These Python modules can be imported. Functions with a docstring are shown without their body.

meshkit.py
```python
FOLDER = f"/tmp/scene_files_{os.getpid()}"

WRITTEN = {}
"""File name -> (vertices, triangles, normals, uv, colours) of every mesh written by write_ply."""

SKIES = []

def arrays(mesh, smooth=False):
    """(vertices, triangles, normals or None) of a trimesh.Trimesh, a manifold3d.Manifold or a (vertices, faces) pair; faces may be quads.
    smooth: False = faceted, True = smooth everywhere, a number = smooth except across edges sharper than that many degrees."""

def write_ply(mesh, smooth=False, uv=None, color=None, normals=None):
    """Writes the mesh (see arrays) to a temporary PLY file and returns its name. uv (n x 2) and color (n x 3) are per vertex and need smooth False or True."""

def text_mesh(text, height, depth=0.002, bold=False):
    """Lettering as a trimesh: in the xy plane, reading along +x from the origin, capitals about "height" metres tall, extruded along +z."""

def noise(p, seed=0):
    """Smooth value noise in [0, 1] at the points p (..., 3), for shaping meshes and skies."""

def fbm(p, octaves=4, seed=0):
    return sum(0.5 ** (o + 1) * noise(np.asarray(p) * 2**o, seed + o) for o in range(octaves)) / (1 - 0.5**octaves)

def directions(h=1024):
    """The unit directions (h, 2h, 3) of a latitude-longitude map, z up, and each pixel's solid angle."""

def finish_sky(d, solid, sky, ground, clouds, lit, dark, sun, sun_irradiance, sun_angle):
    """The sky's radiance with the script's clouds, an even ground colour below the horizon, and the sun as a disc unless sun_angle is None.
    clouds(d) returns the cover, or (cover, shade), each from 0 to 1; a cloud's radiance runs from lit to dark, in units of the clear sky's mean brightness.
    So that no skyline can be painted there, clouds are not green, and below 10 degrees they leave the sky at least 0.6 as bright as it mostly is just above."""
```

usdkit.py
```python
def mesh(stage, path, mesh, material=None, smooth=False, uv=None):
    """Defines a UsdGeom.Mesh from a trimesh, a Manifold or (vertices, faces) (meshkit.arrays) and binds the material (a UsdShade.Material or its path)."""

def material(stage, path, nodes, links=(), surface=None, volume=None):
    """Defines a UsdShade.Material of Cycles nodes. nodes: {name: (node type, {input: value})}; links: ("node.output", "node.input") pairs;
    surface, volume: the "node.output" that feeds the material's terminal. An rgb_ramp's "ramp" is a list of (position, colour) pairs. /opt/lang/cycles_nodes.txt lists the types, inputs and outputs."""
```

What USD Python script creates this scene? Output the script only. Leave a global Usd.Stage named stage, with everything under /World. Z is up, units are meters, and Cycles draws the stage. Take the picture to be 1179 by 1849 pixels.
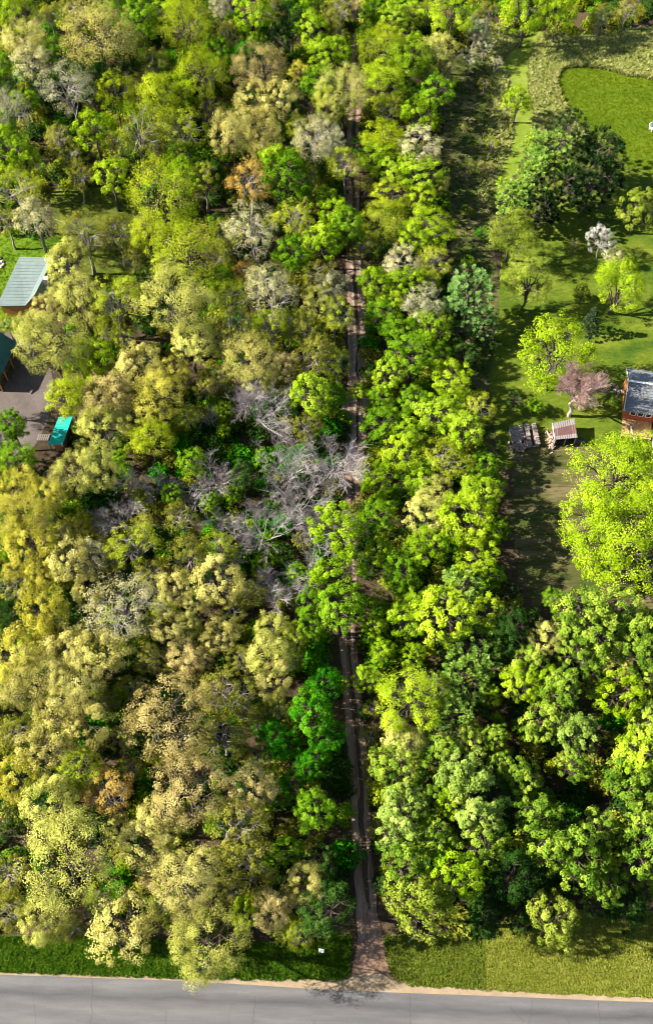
import math, random
import numpy as np
import trimesh, usdkit, meshkit
from shapely.geometry import Polygon, Point, LineString, MultiPolygon
from shapely import affinity
import shapely
from pxr import Usd, UsdGeom, UsdLux, UsdShade, Sdf, Gf, Vt

stage = Usd.Stage.CreateInMemory()
UsdGeom.SetStageUpAxis(stage, "Z")
UsdGeom.Xform.Define(stage, "/World")
UsdGeom.Scope.Define(stage, "/World/Looks")

# ------------------------------------------------------------------ camera, sky, sun, exposure
CAM_H, PITCH, HALF_V = 125.0, math.radians(62.0), math.radians(25.0)
PW, PH = 1179.0, 1849.0
FPX = (PH / 2) / math.tan(HALF_V)
EXPOSURE = 1.88
SUN_EL, SUN_AZ = math.radians(34.0), math.radians(-88.0)      # azimuth from +y towards +x: the sun stands in the west
cam = UsdGeom.Camera.Define(stage, "/World/camera")
cam.CreateHorizontalApertureAttr(20.0)
cam.CreateVerticalApertureAttr(20.0 * PH / PW)
cam.CreateFocalLengthAttr(20.0 * FPX / PW)
cam.CreateClippingRangeAttr((1.0, 5000.0))
cam.CreateExposureAttr(EXPOSURE)
cam.AddTranslateOp().Set(Gf.Vec3d(0, 0, CAM_H))
cam.AddRotateXOp().Set(90.0 - math.degrees(PITCH))

to_sun = np.array([math.sin(SUN_AZ) * math.cos(SUN_EL), math.cos(SUN_AZ) * math.cos(SUN_EL), math.sin(SUN_EL)])
sun = UsdLux.DistantLight.Define(stage, "/World/sun")
sun.CreateIntensityAttr(1.25); sun.CreateAngleAttr(0.5); sun.CreateColorAttr((1.0, 0.93, 0.78))
UsdLux.LightAPI(sun.GetPrim()).CreateNormalizeAttr(True)
_z = Gf.Vec3d(*to_sun)
_rot = Gf.Rotation(Gf.Vec3d(0, 0, 1), _z)
sun.AddTransformOp().Set(Gf.Matrix4d().SetRotate(_rot))
dome = UsdLux.DomeLight.Define(stage, "/World/sky")
dome.CreateIntensityAttr(1.0)
sky_mat = usdkit.material(stage, "/World/Looks/sky_look", {
    "s": ("sky_texture", {"sky_type": "single_scattering", "sun_disc": False, "sun_elevation": SUN_EL, "sun_rotation": SUN_AZ}),
    "b": ("background_shader", {"strength": 0.05})}, [("s.color", "b.color")], surface="b.background")
UsdShade.MaterialBindingAPI.Apply(dome.GetPrim()).Bind(sky_mat)
dome.GetPrim().SetCustomDataByKey("kind", "structure")

# ------------------------------------------------------------------ helpers
FWD = np.array([0, math.cos(PITCH), -math.sin(PITCH)]); UP = np.array([0, math.sin(PITCH), math.cos(PITCH)]); RIGHT = np.array([1.0, 0, 0])
EYE = np.array([0, 0, CAM_H])


def at(u, v, z=0.0):
    """Where in the place the photograph's point (u, v) lies, at height z."""
    d = RIGHT * ((u - PW / 2) / FPX) + UP * ((PH / 2 - v) / FPX) + FWD
    return EYE + d * ((z - CAM_H) / d[2])


def metres(px, p):
    return px * float((np.asarray(p) - EYE) @ FWD) / FPX


def to_photo(p):
    d = np.asarray(p) - EYE
    k = FPX / (d @ FWD)
    return PW / 2 + d[0] * k, PH / 2 - (d @ UP) * k


taken = {}


def numbered(parent, name):
    k = (parent, name)
    n = taken.get(k, -1) + 1
    taken[k] = n
    return f"{parent}/{name}" + (f"_{n:03d}" if n else "")


def say(prim, **kw):
    for k, v in kw.items():
        if v:
            prim.SetCustomDataByKey(k, v)
    return prim


def obj(name, mesh, mat, parent="/World", smooth=False, **kw):
    path = numbered(str(parent), name)
    m = usdkit.mesh(stage, path, mesh, mat, smooth=smooth)
    say(m.GetPrim(), **kw)
    return path


def thing(name, label, category, loc=(0, 0, 0), rz=0.0, group=None, scale=None):
    path = numbered("/World", name)
    x = UsdGeom.Xform.Define(stage, path)
    x.AddTranslateOp().Set(Gf.Vec3d(*map(float, loc)))
    if rz:
        x.AddRotateZOp().Set(math.degrees(rz))
    if scale is not None:
        x.AddScaleOp().Set(Gf.Vec3f(*map(float, scale)))
    say(x.GetPrim(), label=label, category=category, group=group)
    return path


def box(sx, sy, sz, c=(0, 0, 0), rz=0.0, bev=0.0):
    m = trimesh.creation.box([sx, sy, sz])
    if rz:
        m.apply_transform(trimesh.transformations.rotation_matrix(rz, [0, 0, 1]))
    m.apply_translation(c)
    return m


def bar(a, b, w, h=None):
    """A squared timber from a to b."""
    a, b = np.asarray(a, float), np.asarray(b, float)
    d = b - a; L = np.linalg.norm(d); d /= L
    s = np.cross(d, [0, 0, 1.0]); s = s / np.linalg.norm(s) if np.linalg.norm(s) > 1e-6 else np.array([1.0, 0, 0])
    t = np.cross(s, d)
    m = trimesh.creation.box([w, L, h or w])
    M = np.eye(4); M[:3, 0], M[:3, 1], M[:3, 2], M[:3, 3] = s, d, t, (a + b) / 2
    m.apply_transform(M)
    return m


def slab(pts, thick):
    """A flat or folded plate: corners pts (n x 3, top face, counter-clockwise seen from above) with thickness downwards."""
    p = np.asarray(pts, float); n = len(p); q = p - [0, 0, thick]
    v = np.vstack([p, q]); f = []
    for i in range(1, n - 1):
        f.append([0, i, i + 1]); f.append([n, n + i + 1, n + i])
    for i in range(n):
        j = (i + 1) % n
        f.append([i, n + i, n + j]); f.append([i, n + j, j])
    return trimesh.Trimesh(v, f, process=False)


def wall_panel(a, b, z0, z1, t=0.12, z1b=None):
    a, b = np.asarray(a, float)[:2], np.asarray(b, float)[:2]
    d = (b - a) / np.linalg.norm(b - a); nrm = np.array([-d[1], d[0]]) * t / 2
    z1b = z1 if z1b is None else z1b
    v = []
    for p, zt in ((a, z1), (b, z1b)):
        for s in (-1, 1):
            for z in (z0, zt):
                v.append([*(p + s * nrm), z])
    return trimesh.convex.convex_hull(np.array(v))


def cat(*ms):
    return trimesh.util.concatenate([m for x in ms for m in (x if isinstance(x, list) else [x])])


def tube(points, radii, sides=5, cap=True):
    p = np.asarray(points, float); n = len(p)
    r = np.broadcast_to(radii, (n,)).astype(float)
    t = np.gradient(p, axis=0); t /= np.linalg.norm(t, axis=1, keepdims=True) + 1e-12
    ref = np.where(np.abs(t[:, 2:]) < 0.9, [0, 0, 1.0], [1.0, 0, 0])
    a = np.cross(t, ref); a /= np.linalg.norm(a, axis=1, keepdims=True) + 1e-12
    b = np.cross(t, a)
    ang = np.arange(sides) * 2 * np.pi / sides
    v = (p[:, None] + r[:, None, None] * (np.cos(ang)[None, :, None] * a[:, None] + np.sin(ang)[None, :, None] * b[:, None])).reshape(-1, 3)
    i, j = np.meshgrid(np.arange(n - 1), np.arange(sides), indexing="ij"); k = (j + 1) % sides
    f = np.stack([np.stack([i * sides + j, (i + 1) * sides + j, (i + 1) * sides + k], -1), np.stack([i * sides + j, (i + 1) * sides + k, i * sides + k], -1)], 2).reshape(-1, 3)
    return v, f


def join(parts):
    vs, fs, n = [], [], 0
    for v, f in parts:
        vs.append(v); fs.append(f + n); n += len(v)
    return np.vstack(vs), np.vstack(fs)


def noise2(x, y, seed=0, octaves=3, scale=1.0):
    p = np.stack([np.asarray(x) * scale + seed * 17.3, np.asarray(y) * scale - seed * 9.1, np.full(np.shape(x), seed * 3.7)], -1)
    return meshkit.fbm(p.reshape(-1, 3), octaves=octaves).reshape(np.shape(x)) if OCT else meshkit.fbm(p.reshape(-1, 3)).reshape(np.shape(x))


try:
    meshkit.fbm(np.zeros((1, 3)), octaves=2); OCT = True
except TypeError:
    OCT = False


# ------------------------------------------------------------------ materials
def plain(name, color, rough=0.8, spec=0.3, vary=0.25, scale=3.0, bump=0.0, color2=None, metallic=0.0, detail=5, mapping=(1, 1, 1)):
    c = np.array(color, float); c2 = np.array(color2, float) if color2 is not None else c * (1 - vary)
    nodes = {"g": ("geometry", {}), "m": ("mapping", {"scale": mapping}), "n": ("noise_texture", {"scale": scale, "detail": detail, "roughness": 0.65}),
             "r": ("rgb_ramp", {"ramp": [(0.32, tuple(c2)), (0.68, tuple(c))]}),
             "p": ("principled_bsdf", {"roughness": rough, "specular_ior_level": spec, "metallic": metallic})}
    links = [("g.position", "m.vector"), ("m.vector", "n.vector"), ("n.fac", "r.fac"), ("r.color", "p.base_color")]
    if bump:
        nodes["b"] = ("bump", {"strength": 0.8, "distance": bump})
        links += [("n.fac", "b.height"), ("b.normal", "p.normal")]
    return usdkit.material(stage, f"/World/Looks/{name}", nodes, links, surface="p.BSDF")


def ground_look(name, cols, big=0.12, fine=2.2, bump=0.08, weights=(0.55, 0.45), stretch=(1, 1, 1)):
    """Soil or turf: two noises, one of metres and one of decimetres, drive a colour ramp."""
    n = len(cols)
    nodes = {"g": ("geometry", {}), "m": ("mapping", {"scale": stretch}),
             "a": ("noise_texture", {"scale": big, "detail": 4.0, "roughness": 0.6}), "b": ("noise_texture", {"scale": fine, "detail": 6.0, "roughness": 0.75}),
             "ma": ("math", {"math_type": "multiply", "value2": weights[0]}), "mb": ("math", {"math_type": "multiply", "value2": weights[1]}), "s": ("math", {"math_type": "add"}),
             "r": ("rgb_ramp", {"ramp": [(0.3 + 0.4 * i / (n - 1), c) for i, c in enumerate(cols)]}),
             "bu": ("bump", {"strength": 1.0, "distance": bump}),
             "p": ("principled_bsdf", {"roughness": 0.95, "specular_ior_level": 0.15})}
    links = [("g.position", "m.vector"), ("m.vector", "a.vector"), ("m.vector", "b.vector"), ("a.fac", "ma.value1"), ("b.fac", "mb.value1"), ("ma.value", "s.value1"), ("mb.value", "s.value2"),
             ("s.value", "r.fac"), ("r.color", "p.base_color"), ("b.fac", "bu.height"), ("bu.normal", "p.normal")]
    return usdkit.material(stage, f"/World/Looks/{name}", nodes, links, surface="p.BSDF")


def leaf_look(name, a, b, c, trans=0.26, gloss=0.35):
    """Foliage: each spray has its own tone (a mesh attribute), each tree its own shift."""
    nodes = {"t": ("attribute", {"attribute": "tone"}), "o": ("object_info", {}),
             "m1": ("math", {"math_type": "multiply", "value2": 0.62}), "m2": ("math", {"math_type": "multiply", "value2": 0.38}), "s": ("math", {"math_type": "add"}),
             "r": ("rgb_ramp", {"ramp": [(0.08, a), (0.5, b), (0.92, c)]}),
             "p": ("diffuse_bsdf", {"roughness": 0.3}),
             "tr": ("translucent_bsdf", {}), "mx": ("mix_closure", {"fac": trans})}
    links = [("t.fac", "m1.value1"), ("o.random", "m2.value1"), ("m1.value", "s.value1"), ("m2.value", "s.value2"), ("s.value", "r.fac"), ("r.color", "p.color"), ("r.color", "tr.color"),
             ("p.BSDF", "mx.closure1"), ("tr.BSDF", "mx.closure2")]
    return usdkit.material(stage, f"/World/Looks/{name}", nodes, links, surface="mx.closure")


M = {}
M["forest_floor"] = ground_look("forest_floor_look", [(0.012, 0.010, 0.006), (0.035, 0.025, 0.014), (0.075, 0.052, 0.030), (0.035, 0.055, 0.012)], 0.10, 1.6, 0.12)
M["asphalt"] = None
M["gravel"] = ground_look("gravel_look", [(0.18, 0.13, 0.082), (0.245, 0.185, 0.12), (0.31, 0.24, 0.165)], 0.5, 6.0, 0.03)
M["lawn"] = ground_look("lawn_look", [(0.035, 0.085, 0.003), (0.075, 0.14, 0.004), (0.14, 0.19, 0.008)], 0.15, 2.4, 0.05, stretch=(0.6, 1.6, 1))
M["shade_lawn"] = ground_look("shaded_turf_look", [(0.013, 0.036, 0.003), (0.034, 0.068, 0.004), (0.068, 0.10, 0.006), (0.115, 0.140, 0.012), (0.085, 0.085, 0.025)], 0.22, 1.6, 0.06, weights=(0.6, 0.4), stretch=(0.6, 1.3, 1))  # turf colours lowered to stand in for the shade of the conifers
M["field"] = ground_look("field_look", [(0.035, 0.080, 0.002), (0.080, 0.125, 0.0035), (0.135, 0.165, 0.007)], 0.10, 2.8, 0.10, weights=(0.42, 0.58), stretch=(0.35, 1.8, 1))
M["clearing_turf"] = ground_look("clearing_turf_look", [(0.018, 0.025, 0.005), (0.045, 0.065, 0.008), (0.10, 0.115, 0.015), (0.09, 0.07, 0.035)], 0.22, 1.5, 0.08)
M["verge_mid"] = ground_look("verge_mid_look", [(0.035, 0.065, 0.006), (0.08, 0.11, 0.012), (0.15, 0.155, 0.03)], 0.4, 3.0, 0.12)
M["meadow"] = ground_look("meadow_look", [(0.07, 0.10, 0.012), (0.16, 0.175, 0.04), (0.26, 0.225, 0.10)], 0.22, 1.4, 0.2)
M["mown_path"] = ground_look("mown_path_look", [(0.07, 0.12, 0.008), (0.13, 0.175, 0.016), (0.21, 0.23, 0.05)], 0.35, 2.2, 0.06)
M["dry_strip"] = ground_look("dry_shade_look", [(0.012, 0.030, 0.005), (0.030, 0.055, 0.008), (0.075, 0.072, 0.025), (0.13, 0.105, 0.06), (0.04, 0.085, 0.010)], 0.25, 1.4, 0.1)  # green-browns taken dark to imitate the tree shade over this ground
M["brown_yard"] = ground_look("brown_yard_look", [(0.012, 0.028, 0.004), (0.030, 0.050, 0.007), (0.060, 0.060, 0.018), (0.13, 0.10, 0.055), (0.04, 0.075, 0.010)], 0.3, 1.3, 0.10, stretch=(0.35, 1.7, 1))
M["verge_green"] = ground_look("verge_green_look", [(0.02, 0.055, 0.004), (0.05, 0.11, 0.006), (0.12, 0.15, 0.02)], 0.4, 3.0, 0.12)
M["verge_dry"] = ground_look("verge_dry_look", [(0.055, 0.085, 0.007), (0.14, 0.155, 0.018), (0.25, 0.22, 0.06)], 0.35, 3.0, 0.10)
M["dirt"] = ground_look("dirt_look", [(0.10, 0.056, 0.036), (0.21, 0.13, 0.088), (0.33, 0.225, 0.165)], 0.3, 2.2, 0.06, stretch=(1.6, 0.5, 1))
M["rut"] = ground_look("rut_look", [(0.14, 0.088, 0.064), (0.24, 0.163, 0.124), (0.34, 0.245, 0.195)], 0.6, 1.6, 0.04, stretch=(1.6, 0.7, 1))
M["concrete"] = ground_look("concrete_look", [(0.062, 0.050, 0.047), (0.098, 0.080, 0.075), (0.14, 0.117, 0.11)], 0.3, 3.0, 0.008)
M["bark"] = plain("bark_look", (0.085, 0.065, 0.05), scale=2.5, color2=(0.035, 0.027, 0.02), bump=0.03, mapping=(3, 3, 0.6))
M["pale_bark"] = plain("pale_bark_look", (0.27, 0.24, 0.22), scale=2.5, color2=(0.12, 0.10, 0.09), bump=0.02, mapping=(3, 3, 0.8))
M["dead_wood"] = plain("dead_wood_look", (0.38, 0.34, 0.345), scale=1.5, color2=(0.23, 0.20, 0.20), bump=0.02)
M["dead_twig"] = plain("dead_twig_look", (0.23, 0.20, 0.20), scale=1.2, color2=(0.14, 0.12, 0.115))
M["pink_wood"] = plain("pink_wood_look", (0.50, 0.37, 0.36), scale=1.2, color2=(0.33, 0.22, 0.20))
M["white_wood"] = plain("white_wood_look", (0.72, 0.67, 0.58), scale=2, color2=(0.45, 0.40, 0.33))

# asphalt: worn grey, a darker wheel band along the road, blotches and fine speckle
ROAD_A, ROAD_B = at(0, 1762), at(1179, 1812)
ROAD_D = (ROAD_B - ROAD_A)[:2]; ROAD_D = ROAD_D / np.linalg.norm(ROAD_D); ROAD_N = np.array([ROAD_D[1], -ROAD_D[0]])   # pointing to the south
_ang = math.atan2(ROAD_D[1], ROAD_D[0])
_nodes = {"g": ("geometry", {}), "rot": ("vector_rotate", {"rotate_type": "z_axis", "center": tuple(ROAD_A), "angle": -_ang}), "sub": ("vector_math", {"math_type": "subtract", "vector2": tuple(ROAD_A)}),
          "sx": ("separate_xyz", {}), "nb": ("noise_texture", {"scale": 0.25, "detail": 3.0}), "nw": ("math", {"math_type": "multiply_add", "value2": 0.9, "value3": -0.45}),
          "yy": ("math", {"math_type": "add"}),
          "band": ("rgb_ramp", {"ramp": [(0.0, (0, 0, 0)), (0.10, (0, 0, 0)), (0.155, (0.55, 0.55, 0.55)), (0.22, (1, 1, 1)), (0.275, (0.5, 0.5, 0.5)), (0.36, (0.05, 0.05, 0.05)), (0.62, (0.0, 0.0, 0.0)), (0.70, (0.55, 0.55, 0.55)), (0.78, (0, 0, 0)), (1, (0, 0, 0))]}),
          "sc": ("math", {"math_type": "multiply", "value2": -1 / 7.0}),
          "st": ("mapping", {"scale": (0.12, 1.0, 1)}), "n1": ("noise_texture", {"scale": 0.9, "detail": 5.0, "roughness": 0.6}), "n2": ("noise_texture", {"scale": 14.0, "detail": 4.0, "roughness": 0.8}),
          "a": ("math", {"math_type": "multiply_add", "value2": 0.55, "value3": 0.0}), "b": ("math", {"math_type": "multiply_add", "value2": 0.45}),
          "col": ("rgb_ramp", {"ramp": [(0.32, (0.064, 0.062, 0.067)), (0.5, (0.096, 0.093, 0.098)), (0.68, (0.132, 0.127, 0.130))]}),
          "dk": ("mix", {"mix_type": "multiply", "color2": (0.50, 0.50, 0.52)}), "bf": ("math", {"math_type": "multiply", "value2": 0.75}),
          "bu": ("bump", {"strength": 0.6, "distance": 0.01}), "p": ("principled_bsdf", {"roughness": 0.85, "specular_ior_level": 0.3})}
M["asphalt"] = usdkit.material(stage, "/World/Looks/asphalt_look", _nodes, [
    ("g.position", "rot.vector"), ("rot.vector", "sub.vector1"), ("sub.vector", "sx.vector"), ("sub.vector", "nb.vector"), ("nb.fac", "nw.value1"), ("sx.y", "yy.value1"), ("nw.value", "yy.value2"),
    ("yy.value", "sc.value1"), ("sc.value", "band.fac"), ("sub.vector", "st.vector"), ("st.vector", "n1.vector"), ("sub.vector", "n2.vector"),
    ("n1.fac", "a.value1"), ("n2.fac", "b.value1"), ("a.value", "b.value3"), ("b.value", "col.fac"), ("col.color", "dk.color1"), ("band.color", "bf.value1"), ("bf.value", "dk.fac"), ("dk.color", "p.base_color"),
    ("n2.fac", "bu.height"), ("bu.normal", "p.normal")], surface="p.BSDF")

# ------------------------------------------------------------------ ground, road, track, lawns
GZ = 0.0


def ragged(poly, amp=0.35, step=0.6, seed=1):
    if isinstance(poly, MultiPolygon):
        poly = max(poly.geoms, key=lambda g: g.area)
    poly = shapely.segmentize(poly, step)
    c = np.array(poly.exterior.coords)[:-1]
    dx, dy = noise2(c[:, 0], c[:, 1], seed, 3, 0.5), noise2(c[:, 0], c[:, 1], seed + 5, 3, 0.5)
    c = c + amp * np.stack([dx, dy], 1) * 1.6
    p = Polygon(c).buffer(0)
    return max(p.geoms, key=lambda g: g.area) if isinstance(p, MultiPolygon) else p


def px_poly(pts):
    return Polygon([at(u, v)[:2] for u, v in pts])


def sheet(name, poly, z, mat, parent="/World", **kw):
    vs, fs, n = [], [], 0
    for g in (poly.geoms if hasattr(poly, "geoms") else [poly]):
        if g.geom_type != "Polygon" or g.area < 0.01:
            continue
        v, f = trimesh.creation.triangulate_polygon(g, engine="manifold")
        v3 = np.column_stack([v, np.full(len(v), z)])
        a, b, c = v3[f[:, 0]], v3[f[:, 1]], v3[f[:, 2]]
        flip = np.cross(b - a, c - a)[:, 2] < 0
        f = np.array(f); f[flip] = f[flip][:, ::-1]
        vs.append(v3); fs.append(f + n); n += len(v3)
    return obj(name, (np.vstack(vs), np.vstack(fs)), mat, parent, **kw)


_g = np.linspace(-1, 1, 61); _gx, _gy = np.meshgrid(_g * 900, _g * 900 + 200)
_idx = np.arange(61 * 61).reshape(61, 61)
_q = np.stack([_idx[:-1, :-1], _idx[:-1, 1:], _idx[1:, 1:], _idx[1:, :-1]], -1).reshape(-1, 4)
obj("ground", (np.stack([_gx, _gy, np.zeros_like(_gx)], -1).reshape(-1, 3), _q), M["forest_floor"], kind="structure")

Z = {}
Z["left_lawn"] = px_poly([(-60, 425), (60, 432), (112, 428), (120, 470), (110, 560), (60, 600), (-60, 600)])
Z["clearing"] = px_poly([(60, 432), (90, 400), (80, 345), (225, 340), (245, 400), (290, 470), (280, 505), (180, 520), (121, 500), (120, 470), (113, 428)])
Z["shade_lawn"] = px_poly([(905, 400), (935, 300), (1010, 260), (1120, 300), (1240, 305), (1240, 830), (1080, 830), (1010, 850), (900, 850), (880, 700), (895, 560)])
Z["corridor"] = px_poly([(800, 100), (880, 95), (905, 130), (925, 230), (900, 330), (885, 420), (900, 560), (885, 700), (905, 850), (880, 900), (850, 700), (815, 480), (795, 300)])
Z["brown_yard"] = px_poly([(900, 800), (985, 805), (1080, 830), (1240, 830), (1240, 1110), (940, 1110), (900, 1000)])
Z["meadow"] = px_poly([(880, 40), (960, 60), (1040, 60), (1240, 45), (1240, -60), (1400, -60), (1400, 160), (1179, 143), (1130, 140), (1060, 128), (1015, 130), (1003, 160), (1020, 205), (1060, 250), (980, 270), (940, 250), (900, 220), (880, 130)])
Z["field"] = px_poly([(1000, 150), (1004, 132), (1020, 121), (1045, 119), (1085, 123), (1130, 135), (1179, 144), (1400, 160), (1400, 305), (1179, 306), (1120, 302), (1090, 270), (1055, 230), (1025, 205), (1008, 175)])
Z["mown_path"] = px_poly([(950, 66), (975, 60), (955, 90), (948, 130), (953, 180), (958, 225), (945, 260), (925, 320), (895, 370), (885, 350), (905, 300), (925, 250), (930, 200), (915, 130), (895, 125), (920, 95)])
Z["brown_strip"] = px_poly([(885, 200), (920, 215), (928, 240), (905, 310), (885, 350), (862, 380), (860, 300), (875, 240)])
Z["verge_left"] = px_poly([(-60, 1690), (330, 1700), (560, 1705), (610, 1690), (632, 1690), (632, 1771), (560, 1771), (480, 1770), (300, 1767), (-60, 1754)])
Z["verge_right"] = px_poly([(690, 1690), (760, 1690), (876, 1700), (876, 1790), (740, 1781), (706, 1776)])
Z["verge_dry"] = px_poly([(876, 1680), (960, 1640), (1060, 1645), (1240, 1650), (1240, 1808), (1179, 1804), (876, 1790)])


def strip(cl, w):
    """A strip along a centre line given in the photograph's points, w metres wide (or one width for each point)."""
    p = np.array([at(u, v)[:2] for u, v in cl]); t = np.gradient(p, axis=0); t /= np.linalg.norm(t, axis=1, keepdims=True)
    n = np.stack([-t[:, 1], t[:, 0]], 1); w = np.broadcast_to(w, (len(p),))[:, None] / 2
    return Polygon(np.vstack([p + n * w, (p - n * w)[::-1]])).buffer(0)


TRACK = [(662, 1790), (664, 1700), (658, 1650), (654, 1600), (649, 1500), (644, 1400), (636, 1300), (627, 1200), (623, 1150), (627, 1050), (632, 900), (640, 800), (642, 740), (641, 650), (638, 560), (635, 480), (634, 400), (634, 320), (636, 230), (640, 130), (643, 60), (646, -20), (648, -100)]
TW = [3.4, 2.7, 2.2, 2.1, 2.1, 2.1, 2.1, 2.0, 2.0, 2.0, 2.2, 2.6, 2.8, 2.4, 2.2, 2.2, 2.0, 2.0, 2.0, 2.0, 2.0, 2.0, 2.0]
Z["track"] = strip(TRACK, TW).union(px_poly([(606, 1779), (628, 1764), (640, 1735), (640, 1700), (690, 1700), (692, 1735), (702, 1762), (730, 1783)])).buffer(0)
Z["drive"] = px_poly([(-60, 590), (40, 600), (88, 655), (96, 690), (86, 760), (66, 800), (40, 830), (-60, 815)])

Rw = 7.0
a0, b0 = ROAD_A[:2] - ROAD_D * 160, ROAD_B[:2] + ROAD_D * 160
edge = [at(u, v)[:2] for u, v in [(0, 1762), (150, 1767), (300, 1772), (430, 1779), (550, 1787), (620, 1790), (700, 1794), (900, 1801), (1040, 1807), (1179, 1812)]]
Z["road"] = Polygon([a0 + ROAD_N * 0.0, *edge, b0, b0 + ROAD_N * Rw, a0 + ROAD_N * Rw])
gravel = Polygon([a0 - ROAD_N * 0.35, *[at(u, v)[:2] for u, v in [(0, 1756), (150, 1761), (300, 1767), (430, 1770), (520, 1770), (600, 1771), (640, 1773), (700, 1776), (760, 1783), (876, 1790), (1040, 1798), (1179, 1804)]], b0 - ROAD_N * 0.5, b0 + ROAD_N * (Rw + 0.7), a0 + ROAD_N * (Rw + 0.7)])

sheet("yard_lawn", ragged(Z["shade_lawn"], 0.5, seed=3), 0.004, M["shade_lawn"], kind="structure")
sheet("lawn", ragged(Z["left_lawn"], 0.6, seed=2), 0.004, M["lawn"], kind="structure")
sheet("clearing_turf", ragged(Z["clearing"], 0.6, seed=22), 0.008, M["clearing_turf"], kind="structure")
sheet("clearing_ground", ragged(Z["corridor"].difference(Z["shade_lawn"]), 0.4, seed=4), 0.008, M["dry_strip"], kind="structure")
sheet("worn_yard", ragged(Z["brown_yard"], 2.2, seed=5), 0.012, M["brown_yard"], kind="structure")
sheet("meadow", ragged(Z["meadow"], 0.5, seed=6), 0.016, M["meadow"], kind="structure")
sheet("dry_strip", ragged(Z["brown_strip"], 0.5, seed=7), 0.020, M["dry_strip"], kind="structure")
sheet("mown_path", ragged(Z["mown_path"], 0.6, seed=8), 0.024, M["mown_path"], kind="structure")
sheet("mown_field", ragged(Z["field"], 0.25, seed=9), 0.028, M["field"], kind="structure")
sheet("verge", ragged(Z["verge_left"], 0.15, 0.4, 10), 0.004, M["verge_green"], kind="structure")
sheet("verge", ragged(Z["verge_right"], 0.1, 0.4, 11), 0.004, M["verge_mid"], kind="structure")
sheet("verge", ragged(Z["verge_dry"], 0.12, 0.4, 12), 0.004, M["verge_dry"], kind="structure")
gravel = gravel.union(px_poly([(600, 1795), (618, 1777), (637, 1765), (655, 1760), (688, 1761), (703, 1770), (724, 1784), (735, 1800)])).buffer(0)
sheet("gravel_shoulder", ragged(gravel, 0.12, 0.3, 13), 0.012, M["gravel"], kind="structure")
sheet("dirt_track", ragged(Z["track"].difference(gravel.buffer(-0.1)), 0.28, 0.5, 14), 0.016, M["dirt"], kind="structure")
M["sand"] = ground_look("sunlit_sand_look", [(0.20, 0.145, 0.115), (0.32, 0.24, 0.20), (0.42, 0.33, 0.28)], 0.5, 3.0, 0.05)  # sandy dirt, lightened to look sunlit where the trees overshadow it
sheet("sandy_clearing", ragged(strip([(636, 470), (637, 520), (638, 560), (640, 610), (641, 650), (642, 690)], [1.6, 2.6, 2.7, 2.6, 2.6, 1.8]), 0.5, 0.5, 36), 0.024, M["sand"], kind="structure")  # pale strip imitates the sunlit stripes on the sandy track
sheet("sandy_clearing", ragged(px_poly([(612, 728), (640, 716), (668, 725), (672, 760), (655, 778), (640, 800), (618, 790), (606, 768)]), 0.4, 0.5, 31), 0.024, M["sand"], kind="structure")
for s in (-1, 1):
    off = [(u + s * w * 0.26 * FPX / float((at(u, v) - EYE) @ FWD), v) for (u, v), w in zip(TRACK[1:], TW[1:])]
    sheet("wheel_rut", ragged(strip(off, 0.5), 0.18, 0.5, 15 + s), 0.028, M["rut"], kind="structure")
M["track_mid"] = ground_look("track_middle_look", [(0.035, 0.024, 0.015), (0.075, 0.052, 0.034), (0.065, 0.070, 0.020)], 0.5, 2.0, 0.1)
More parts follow.
